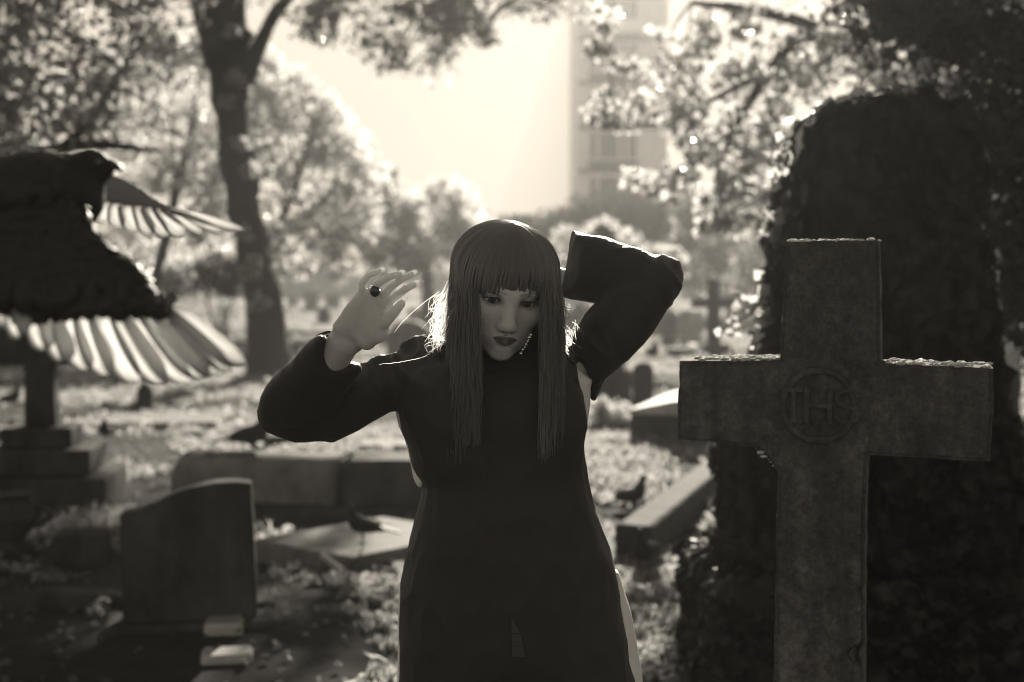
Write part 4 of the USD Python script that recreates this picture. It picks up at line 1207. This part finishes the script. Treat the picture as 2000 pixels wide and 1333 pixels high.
    # the stiff edge of the left cuff
    c = [at(619, 657, 2.385), at(628, 653, 2.375), at(642, 649, 2.37), at(652, 650, 2.38), at(648, 655, 2.40), at(630, 658, 2.405), at(619, 657, 2.385)]
    part(t, "cuff_edge", tube(curve(c, 30) + off, 0.0024, 7), L["cloth"], True)
    for s, ft in ((-1, 905), (1, 1110)):
        x = at(ft, 1100, 2.58)[0]
        shoe = trimesh.creation.icosphere(3, 1.0); shoe.vertices *= [0.045, 0.13, 0.055]; shoe.vertices[:, 2] = np.maximum(shoe.vertices[:, 2], -0.035)
        part(t, "shoe", moved(shoe, x, 2.50 - BODY_Y, 0.038), L["cloth"], True)


def curves(path, strands, width, material):
    c = UsdGeom.BasisCurves.Define(stage, path)
    c.CreateTypeAttr("linear")
    c.CreateCurveVertexCountsAttr(Vt.IntArray([len(s) for s in strands]))
    c.CreatePointsAttr(Vt.Vec3fArray.FromNumpy(np.vstack(strands).astype(np.float32)))
    w = np.concatenate([width * np.interp(np.linspace(0, 1, len(s)), [0, 0.1, 0.85, 1], [0.7, 1, 0.9, 0.35]) for s in strands])
    c.CreateWidthsAttr(Vt.FloatArray.FromNumpy(w.astype(np.float32)))
    c.SetWidthsInterpolation("vertex")
    UsdShade.MaterialBindingAPI.Apply(c.GetPrim()).Bind(material)
    return c.GetPrim()


def hair(t, off):
    rng = np.random.default_rng(17)
    root = str(t.GetPath())
    radii, centre = np.array([0.0945, 0.106, 0.080]), np.array([0, 0.018, 0.030])
    pole = np.array([0.004, 0.012, 1.0]); pole /= np.linalg.norm(pole)
    ex = np.cross([0, 1.0, 0], pole); ex /= np.linalg.norm(ex); ey = np.cross(pole, ex)
    axis_w = in_head(centre)[0]

    def path(phi, th, lift):
        d = np.cos(th)[:, None] * pole + np.sin(th)[:, None] * (math.sin(phi) * ex - math.cos(phi) * ey)
        return in_head(centre + d * radii * lift)

    long_, fringe, streaks = [], [], []
    clump = rng.uniform(-math.pi, math.pi, 420)
    sway = np.stack([rng.normal(0, 0.0022, 420), rng.normal(0, 0.0025, 420), rng.normal(0, 0.008, 420), rng.normal(0, 0.018, 420)], 1)
    for _ in range(17000):
        phi = rng.uniform(-math.pi, math.pi)
        lift = rng.uniform(0.90, 1.02)
        th0 = rng.uniform(0.0, 0.5) ** 1.0
        edge_l, edge_r = -0.98, 0.64
        if edge_l < phi < edge_r:
            continue
        which = int(np.argmin(np.abs((clump - phi + math.pi) % (2 * math.pi) - math.pi))); near = clump[which]
        dphi = (near - phi + math.pi) % (2 * math.pi) - math.pi
        th = np.linspace(th0, 2.2, 30)
        ph = phi + dphi * 0.15 * (th / 2.2)
        lift = lift * (1 + sway[which, 2] * 0.5 * np.sin(np.minimum(th, 1.6)))[:, None]
        d = np.cos(th)[:, None] * pole + np.sin(th)[:, None] * (np.sin(ph)[:, None] * ex - np.cos(ph)[:, None] * ey)
        p = in_head(centre + d * radii * lift)
        h = np.hypot(p[:, 0] - axis_w[0], p[:, 1] - axis_w[1])
        cut = int(np.argmax(h))
        cut = max(3, cut)
        p = p[:cut + 1]
        end_z = (1.285 + 1.2 * sway[which, 3] + 0.19 * rng.random() ** 1.8) if abs(phi) < 2.0 else rng.normal(1.24, 0.03)
        k = 12
        s = np.linspace(0, 1, k + 1)[1:, None]
        drop = p[-1] + (np.array([0, 0, -1.0]) * (p[-1, 2] - end_z)) * s
        out = p[-1] - axis_w; out[2] = 0
        drop += out * (0.10 * np.sin(s * 1.7) - 0.06 * s)
        drop[:, 1:2] += (-0.055 if abs(phi) < 1.75 else 0.03) * s ** 1.5          # lies on the breast, or falls behind the shoulder
        drop[:, 0:1] += (sway[which, 0] + rng.normal(0, 0.0028)) * s
        drop[:, 1:2] += sway[which, 1] * s
        if abs(phi) < 1.75:
            inward = (0.027 if phi < 0 else 0.006) * np.clip((1.75 - abs(phi)) / 0.9, 0, 1)
            drop[:, 0:1] += (inward if phi < 0 else -inward) * np.sin(np.minimum(s * 2.6, 1.57)) + 0.004 * np.sin(s * 5 + which) * s
        wob = rng.normal(0, 0.0007, (k, 3)) * s
        s_ = np.vstack([p, drop + wob])
        for _k in range(4):
            s_[1:-1] = 0.25 * s_[:-2] + 0.5 * s_[1:-1] + 0.25 * s_[2:]
        (streaks if which % 7 == 0 else long_).append(s_ + off)
    clumps = np.sort(np.concatenate([np.linspace(-1.08, 0.76, 26) + rng.normal(0, 0.02, 26)]))
    for _ in range(4200):
        phi = rng.uniform(-1.12, 0.78)
        near = clumps[np.argmin(np.abs(clumps - phi))]
        lift = rng.uniform(0.955, 1.03)
        th = np.linspace(rng.uniform(0, 0.35), 2.0, 34)
        ph = phi + (near - phi) * (0.25 + 0.6 * (math.sin(near * 61) > -0.1)) * np.clip((th - 1.0) / 0.5, 0, 1) ** 1.6 + rng.normal(0, 0.008)
        d = np.cos(th)[:, None] * pole + np.sin(th)[:, None] * (np.sin(ph)[:, None] * ex - np.cos(ph)[:, None] * ey)
        p = in_head(centre + d * radii * lift)
        stop = 1.55 - (571 - 540) * 2.41 / FPX + 0.010 * abs(phi) * (1 if phi < 0 else 0.4) * -1 + rng.normal(0, 0.0030) + 0.006 * math.sin(near * 37)
        keep = p[:, 2] > stop
        n = max(4, int(np.argmin(keep)) if not keep.all() else len(p))
        fringe.append(p[:n] + off)
    curves(numbered(root, "hair"), long_, 0.0009, L["hair"])
    curves(numbered(root, "hair_streaks"), streaks, 0.0009, L["light_hair"])
    curves(numbered(root, "fringe"), fringe, 0.0010, L["hair"])
    # loose flyaway strands at both sides, lit from behind
    fly = []
    for _ in range(150):
        left = rng.random() < 0.5
        if left:
            a = at(rng.uniform(862, 876), rng.uniform(570, 670), 2.47 + rng.normal(0, 0.03)); w = np.array([-1.0, 0, 0])
        else:
            a = at(rng.uniform(1100, 1108), rng.uniform(600, 690), 2.50 + rng.normal(0, 0.02)); w = np.array([1.0, 0, 0])
        ln = rng.uniform(0.01, 0.028 if left else 0.022)
        c = [a - w * 0.01 + [0, 0, 0.02], a, a + w * ln * 0.7 + rng.normal(0, 0.006, 3) + [0, 0, -0.012], a + w * ln * rng.uniform(0.2, 1.0) + rng.normal(0, 0.010, 3) + [0, 0, -0.035]]
        fly.append(curve(c, 12) + off)
    for c in ([(872, 560), (830, 590), (790, 625), (770, 650)], [(868, 640), (840, 690), (790, 706), (740, 712)]):
        fly.append(curve([at(x, y, 2.36 + 0.02 * i) for i, (x, y) in enumerate(c)], 16) + off)
    note(curves(numbered(root, "flyaway_hair"), fly, 0.0005, L["loose_hair"]), kind="stuff")


person()

# ------------------------------------------------------------------ pigeons
L["plumage"] = look("plumage", 0.010, 0.028, scale=22, roughness=0.6, bump=0.15, bump_scale=150, spec=0.08, stretch=(0.5, 1, 1))
L["feather"] = usdkit.material(stage, "/World/Looks/feather", {
    "a": ("attribute", dict(attribute="tone")),
    "b": ("math", dict(math_type="multiply", value2=0.45)), "c": ("math", dict(math_type="multiply", value2=0.62)),
    "d": ("diffuse_bsdf", {}), "t": ("translucent_bsdf", {}), "m": ("mix_closure", dict(fac=0.7))},
    [("a.fac", "b.value1"), ("a.fac", "c.value1"), ("b.value", "d.color"), ("c.value", "t.color"), ("d.BSDF", "m.closure1"), ("t.BSDF", "m.closure2")], surface="m.closure")
L["underwing"] = leaf_look("underwing", 0.16, 0.26, gloss=0.2, rough_=0.6)
L["contour"] = leaf_look("contour", 0.085, 0.03, gloss=0.3, rough_=0.5, share=0.3)
L["beak"] = look("beak", 0.03, 0.05, scale=30, roughness=0.4, bump=0.05)


def feather_mesh(root, tip, width, bow, dark_side, seed, pale=1.0):
    """One flight feather: a cambered vane either side of a shaft. Returns the mesh and the tone of each vertex."""
    root, tip = np.asarray(root, float), np.asarray(tip, float)
    d = tip - root; ln = np.linalg.norm(d); d /= ln
    toward = np.array([0, -1.0, 0]); side = np.cross(d, toward); side /= np.linalg.norm(side); nrm = np.cross(side, d)
    n, across = 15, 13
    t = np.linspace(0, 1, n)
    wide = width * (0.35 + 0.65 * np.sin(np.clip(t * 1.25, 0, 1) * math.pi / 2)) * np.sqrt(np.clip(1 - ((t - 0.62).clip(0) / 0.38) ** 2.2, 0.0, 1)) + 0.0004
    centre = root + d * (t * ln)[:, None] + side * (bow * np.sin(t * math.pi * 0.5) * t)[:, None] + nrm * (0.012 * np.sin(t * math.pi))[:, None] * 0.6
    u = np.linspace(-1, 1, across)
    v = centre[:, None] + side * (u[None] * np.where(u < 0, 0.62, 1.0)[None] * wide[:, None])[..., None] + nrm * (-0.22 * (np.abs(u)[None]) ** 1.5 * wide[:, None])[..., None]
    tone = np.zeros((n, across))
    inner = u * dark_side
    vane = np.interp(inner, [-1, -0.8, -0.55, -0.42, -0.34, -0.25, 0.4, 1], [0.06, 0.10, 0.75, 0.9, 0.45, 0.95, 1.0, 0.85])
    along = np.interp(t, [0, 0.12, 0.3, 0.8, 1], [0.12, 0.35, 1.0, 0.9, 0.4])
    tone[:] = vane[None] * along[:, None] * pale
    rng = np.random.default_rng(seed)
    tone *= 0.9 + 0.2 * rng.random((n, across))
    i, j = np.meshgrid(np.arange(n - 1), np.arange(across - 1), indexing="ij")
    q = np.stack([i * across + j, i * across + j + 1, (i + 1) * across + j + 1, (i + 1) * across + j], -1).reshape(-1, 4)
    m = trimesh.Trimesh(v.reshape(-1, 3), np.vstack([q[:, [0, 1, 2]], q[:, [0, 2, 3]]]), process=False)
    shaft = tube(centre[:-1] + nrm * -0.0006, np.linspace(0.0011, 0.0003, n - 1), 5)
    return m, tone.ravel(), shaft


def flying_pigeon():
    dep = 1.50
    o = at(60, 400, dep)
    t = thing("flying_pigeon", "dark pigeon in flight with fanned pale wing feathers, upper left foreground", "pigeon", o)
    A = lambda px, py, y=dep: at(px, py, y) - o
    g = Field(A(-190, 520) - [0.02, 0.11, 0.02], A(260, 270) + [0.02, 0.11, 0.02], 0.0024)
    g.ball(A(10, 388), (0.098, 0.052, 0.043), 0.02)
    g.ball(A(92, 378), (0.046, 0.042, 0.038), 0.03)
    g.capsule(A(105, 366), A(158, 343), 0.029, 0.0195, 0.016)
    g.ball(A(178, 328), (0.0205, 0.0180, 0.0195), 0.008)
    g.ball(A(200, 329), (0.0115, 0.010, 0.0100), 0.008)
    g.ball(A(138, 388), (0.024, 0.030, 0.024), 0.02)
    g.capsule(A(-60, 390), A(-170, 420), 0.036, 0.018, 0.03)
    b = wrinkled(g.mesh(), 0.0012, (60, 60, 60), 3, 4)
    part(t, "body", b, L["plumage"], True)
    def contour(parent, mesh, n, size, seed, heading, limit=9.0):
        rng = np.random.default_rng(seed)
        q, fi = trimesh.sample.sample_surface(mesh, n, seed=seed)
        keep = q[:, 0] < limit
        q, fi = q[keep], fi[keep]; n = len(q)
        nr = mesh.face_normals[fi]
        d = np.array(heading, float) + rng.normal(0, 0.12, (n, 3)); d -= nr * np.sum(d * nr, 1)[:, None]; d /= np.linalg.norm(d, axis=1, keepdims=True) + 1e-9
        s = np.cross(nr, d); ln = size * rng.uniform(0.7, 1.2, (n, 1))
        prof = [(0, 0.25, 0.002), (0, -0.25, 0.002), (0.45, 0.46, 0.02), (0.45, -0.46, 0.02), (0.85, 0.32, 0.05), (0.85, -0.32, 0.05), (1.0, 0, 0.06), (0.5, 0, 0.07)]
        v = np.stack([q + d * ln * a + s * ln * b + nr * (ln * c + 0.0004) for a, b, c in prof], 1).reshape(-1, 3)
        k = np.arange(n)[:, None] * 8
        f = np.concatenate([k + np.array(t3) for t3 in ((0, 1, 7), (1, 3, 7), (3, 5, 7), (5, 6, 7), (6, 4, 7), (4, 2, 7), (2, 0, 7))], 1).reshape(-1, 3)
        part(parent, "contour_feathers", trimesh.Trimesh(v, f, process=False), L["contour"], kind="stuff")
    contour(t, b, 2600, 0.0115, 3, (-1.0, 0.1, -0.15), A(146, 340)[0])
    bk = tube(np.array([A(208, 322), A(222, 323), A(233, 328), A(241, 336)]), np.array([0.0075, 0.0055, 0.0035, 0.0009]), 9)
    part(t, "beak", bk, L["beak"], True)
    for s in (-1, 1):
        part(t, "eye", moved(trimesh.creation.icosphere(2, 0.0042), *(A(200, 322) + [0, 0.0165 * s, 0])), L["gem"], True)
    # near wing: covert shell, then the flight feathers
    cov = [(60, 380), (140, 380), (168, 411), (186, 449), (214, 478), (262, 508), (291, 550), (333, 596), (318, 606), (287, 610), (214, 606), (153, 610), (100, 614), (69, 620), (20, 604), (-60, 590), (-120, 520), (-60, 420)]
    wing_depth = lambda px, py: 1.455 - 0.05 * np.clip((np.asarray(py, float) - 400) / 200, 0, 1.2)
    def shell(name, poly, depth, thick, lk, step=0.003):
        pts = [at(px, py, float(depth(px, py))) for px, py in poly]
        lo, hi = np.min(pts, 0) - 0.02, np.max(pts, 0) + 0.02
        f = Field(lo, hi, step)
        P = Polygon([(p[0], p[2]) for p in pts]).buffer(0)
        X, Y, Z = np.meshgrid(*[f.lo[k] + step * np.arange(f.n[k]) for k in range(3)], indexing="ij")
        x, z = X[:, 0, :], Z[:, 0, :]
        q = shapely.points(x.ravel(), z.ravel())
        d = (np.where(shapely.contains(P, q), 1, -1) * shapely.distance(P.exterior, q)).reshape(x.shape)
        ym = np.mean([p[1] for p in pts])
        px, py = 1000 + x * FPX / ym, 540 - (z - 1.55) * FPX / ym
        u = 1 - np.minimum(d, 0.03) / 0.03
        f.f = ((np.sqrt(u[:, None] ** 2 + ((Y - depth(px, py)[:, None]) / thick) ** 2) - 1) * min(thick, 0.03)).astype(np.float32)
        m = wrinkled(f.mesh(), 0.0010, (90, 90, 45), 6, 3)
        m.vertices = m.vertices - o
        pr = part(t, name, m, lk, True)
        if name == "near_wing":
          contour(pr, m, 2600 if name == "near_wing" else 300, 0.0115 if name == "near_wing" else 0.013, 9, (-0.15, 0, -1.0) if name == "near_wing" else (-0.3, 0, -1.0))
        return pr
    near = shell("near_wing", cov, wing_depth, 0.011, L["plumage"])
    prim = [((20, 590), (62, 640)), ((58, 596), (111, 669)), ((90, 596), (149, 697)), ((122, 595), (187, 716)), ((152, 594), (227, 727)), ((186, 592), (281, 741)), ((216, 592), (333, 742)), ((244, 593), (383, 741)), ((268, 594), (418, 728)), ((290, 593), (446, 716)), ((308, 591), (468, 706)), ((322, 590), (492, 690))]
    for k, (a, b2) in enumerate(prim):
        y = 1.405 + 0.004 * k * 0.5 + (0.004 if k % 2 else 0)
        m, tone, shaft = feather_mesh(at(*a, y + 0.006) - o, at(*b2, y - 0.015 + 0.003 * k) - o, 0.0185 if k < 9 else 0.0125, 0.006 if k < 9 else 0.012, -1, k, 1.0 if k < 9 else 0.65)
        f = part(near, "feather", m, L["feather"], True, colors={"tone": tone})
    # irregular smaller feathers over the roots
    rc = np.random.default_rng(77)
    for k in range(46):
        u = k / 45
        a = (2 + 322 * u + rc.normal(0, 4), 548 + 34 * u + rc.normal(0, 8)); ln = rc.uniform(40, 78) * (1 - 0.45 * u)
        lean = -0.10 + 0.75 * u + rc.normal(0, 0.08)
        b2 = (a[0] + ln * math.sin(lean), a[1] + ln * math.cos(lean))
        m, tone, shaft = feather_mesh(at(*a, 1.397 + 0.001 * (k % 2)) - o, at(*b2, 1.391 + 0.003 * (k % 3)) - o, rc.uniform(0.007, 0.012), 0.003, -1, 40 + k, 0.06)
        part(near, "covert_feather", m, L["contour"], True)
    # far wing
    far_depth = lambda px, py: 1.575 + 0.02 * np.clip((np.asarray(px, float) - 200) / 150, 0, 1.5)
    far = shell("far_wing", [(150, 345), (218, 338), (264, 360), (306, 389), (346, 412), (330, 414), (287, 408), (245, 404), (206, 397), (160, 400)], far_depth, 0.005, L["underwing"], 0.0026)
    tips = [((190, 385), (182, 424)), ((202, 388), (212, 435)), ((222, 390), (243, 443)), ((243, 393), (274, 450)), ((264, 396), (305, 454)), ((284, 399), (336, 456)), ((302, 402), (366, 454)), ((318, 404), (400, 450)), ((330, 406), (438, 447)), ((336, 408), (478, 442))]
    for k, (a, b2) in enumerate(tips):
        y = 1.588 + 0.003 * k + (0.003 if k % 2 else 0)
        m, tone, shaft = feather_mesh(at(*a, y) - o, at(*b2, y + 0.004 * k * 0.5) - o, 0.0125 if k < 7 else 0.006, 0.004, -1, 20 + k, 0.68)
        part(far, "feather", m, L["feather"], True, colors={"tone": tone})
    for k in range(6):
        m, tone, shaft = feather_mesh(A(-150, 405 + 6 * k, 1.5 + 0.003 * k), A(-330 + 8 * k, 400 + 36 * k, 1.5 + 0.006 * k), 0.016, 0.004, -1, 60 + k, 0.4)
        part(t, "tail_feather", m, L["feather"], True, colors={"tone": tone})


flying_pigeon()


def standing_pigeon():
    t = thing("pigeon", "", "pigeon", (0, 0, 0), group="pigeons standing among the graves")
    g = Field((-0.10, -0.08, 0.03), (0.26, 0.08, 0.27), 0.006)
    V = lambda x, z, y=0.0: np.array([x, y, z])
    g.ball(V(0.02, 0.115), (0.078, 0.050, 0.048), 0.02)
    g.ball(V(-0.035, 0.135), (0.044, 0.044, 0.046), 0.03)
    g.capsule(V(-0.045, 0.155), V(-0.062, 0.215), 0.032, 0.020, 0.02)
    g.ball(V(-0.068, 0.225), (0.023, 0.018, 0.020), 0.01)
    g.capsule(V(0.07, 0.105), V(0.13, 0.088), 0.032, 0.016, 0.02)
    part(t, "body", g.mesh(), L["plumage"], True)
    part(t, "beak", tube([(-0.086, 0, 0.226), (-0.098, 0, 0.222), (-0.107, 0, 0.216)], [0.0058, 0.0036, 0.0008], 7), L["beak"], True)
    for s in (-1, 1):
        w = trimesh.creation.icosphere(2, 1.0); w.vertices *= [0.085, 0.012, 0.034]; w.vertices[:, 2] -= 0.25 * w.vertices[:, 0].clip(0)
        part(t, "wing", moved(w, 0.045, 0.047 * s, 0.123), L["plumage"], True)
        leg = join(tube([(0.0, 0.022 * s, 0.08), (0.012, 0.022 * s, 0.04), (0.004, 0.022 * s, 0.004)], [0.006, 0.004, 0.0035], 6), *[tube([(0.004, 0.022 * s, 0.005), (0.004 + 0.03 * math.cos(a), 0.022 * s + 0.03 * math.sin(a), 0.003)], [0.003, 0.0015], 5) for a in (math.pi, math.pi + 0.6, math.pi - 0.6, 0)])
        part(t, "leg", leg, L["beak"], True)
    tail = extruded([(0.10, 0.096), (0.235, 0.066), (0.24, 0.074), (0.11, 0.112)], 0.055, 0.003)
    part(t, "tail", tail, L["plumage"])
    return t


bird = standing_pigeon()
spots = [((706, 1063, 7.35), 62, 0.85, "pigeon standing on the lit corner of the flat grave slab"),
         ((1258, 1122, None), 65, 1.05, "nearest pigeon on the ground right of the person, seen from behind"),
         ((1238, 1000, None), 200, 1.0, "pigeon by the diagonal kerb, farther back than its neighbour"),
         ((205, 868, None), 100, 1.05, "dark pigeon beside the long low slab, left"),
         ((24, 800, None), 170, 1.15, "pigeon at the far left edge beyond the cross on steps"),
         ((496, 890, 9.75), 175, 1.25, "dark bird perched on top of the long barrel tomb"),
         ((1276, 708, 17.2), 100, 1.1, "pigeon on the top corner of the short dark headstone")]
for k, ((px, py, dep), rot, sc, label) in enumerate(spots):
    p = at(px, py, dep) if dep else on_ground(px, py)
    if k == 0:
        x = UsdGeom.Xform(bird); x.ClearXformOpOrder()
        x.AddTransformOp(opSuffix="first").Set(Gf.Matrix4d(*(trimesh.transformations.translation_matrix(p) @ np.diag([sc, sc, sc, 1])).T.ravel().tolist()))
        note(bird, label)
    else:
        copy_of(bird, label, p, rot, sc, "pigeons standing among the graves")

# a fallen branch leaning on the slab
c = curve([at(628, 1084, 7.25), at(655, 1106, 7.2), at(690, 1124, 7.12), at(732, 1143, 7.05)], 12)
t = thing("fallen_branch", "bare fallen branch lying across the edge of the flat grave slab", "branch", (c[0][0], c[0][1], 0))
part(t, "stem", moved(tube(c, np.linspace(0.016, 0.011, 12), 8, 3, 0.3), -c[0][0], -c[0][1], 0), L["pale_stone"], True)
tw = curve([c[6], c[6] + [0.06, 0.02, 0.07], c[6] + [0.09, 0.0, 0.15]], 6)
part(t, "twig", moved(tube(tw, np.linspace(0.006, 0.003, 6), 6), -c[0][0], -c[0][1], 0), L["bark"], True)
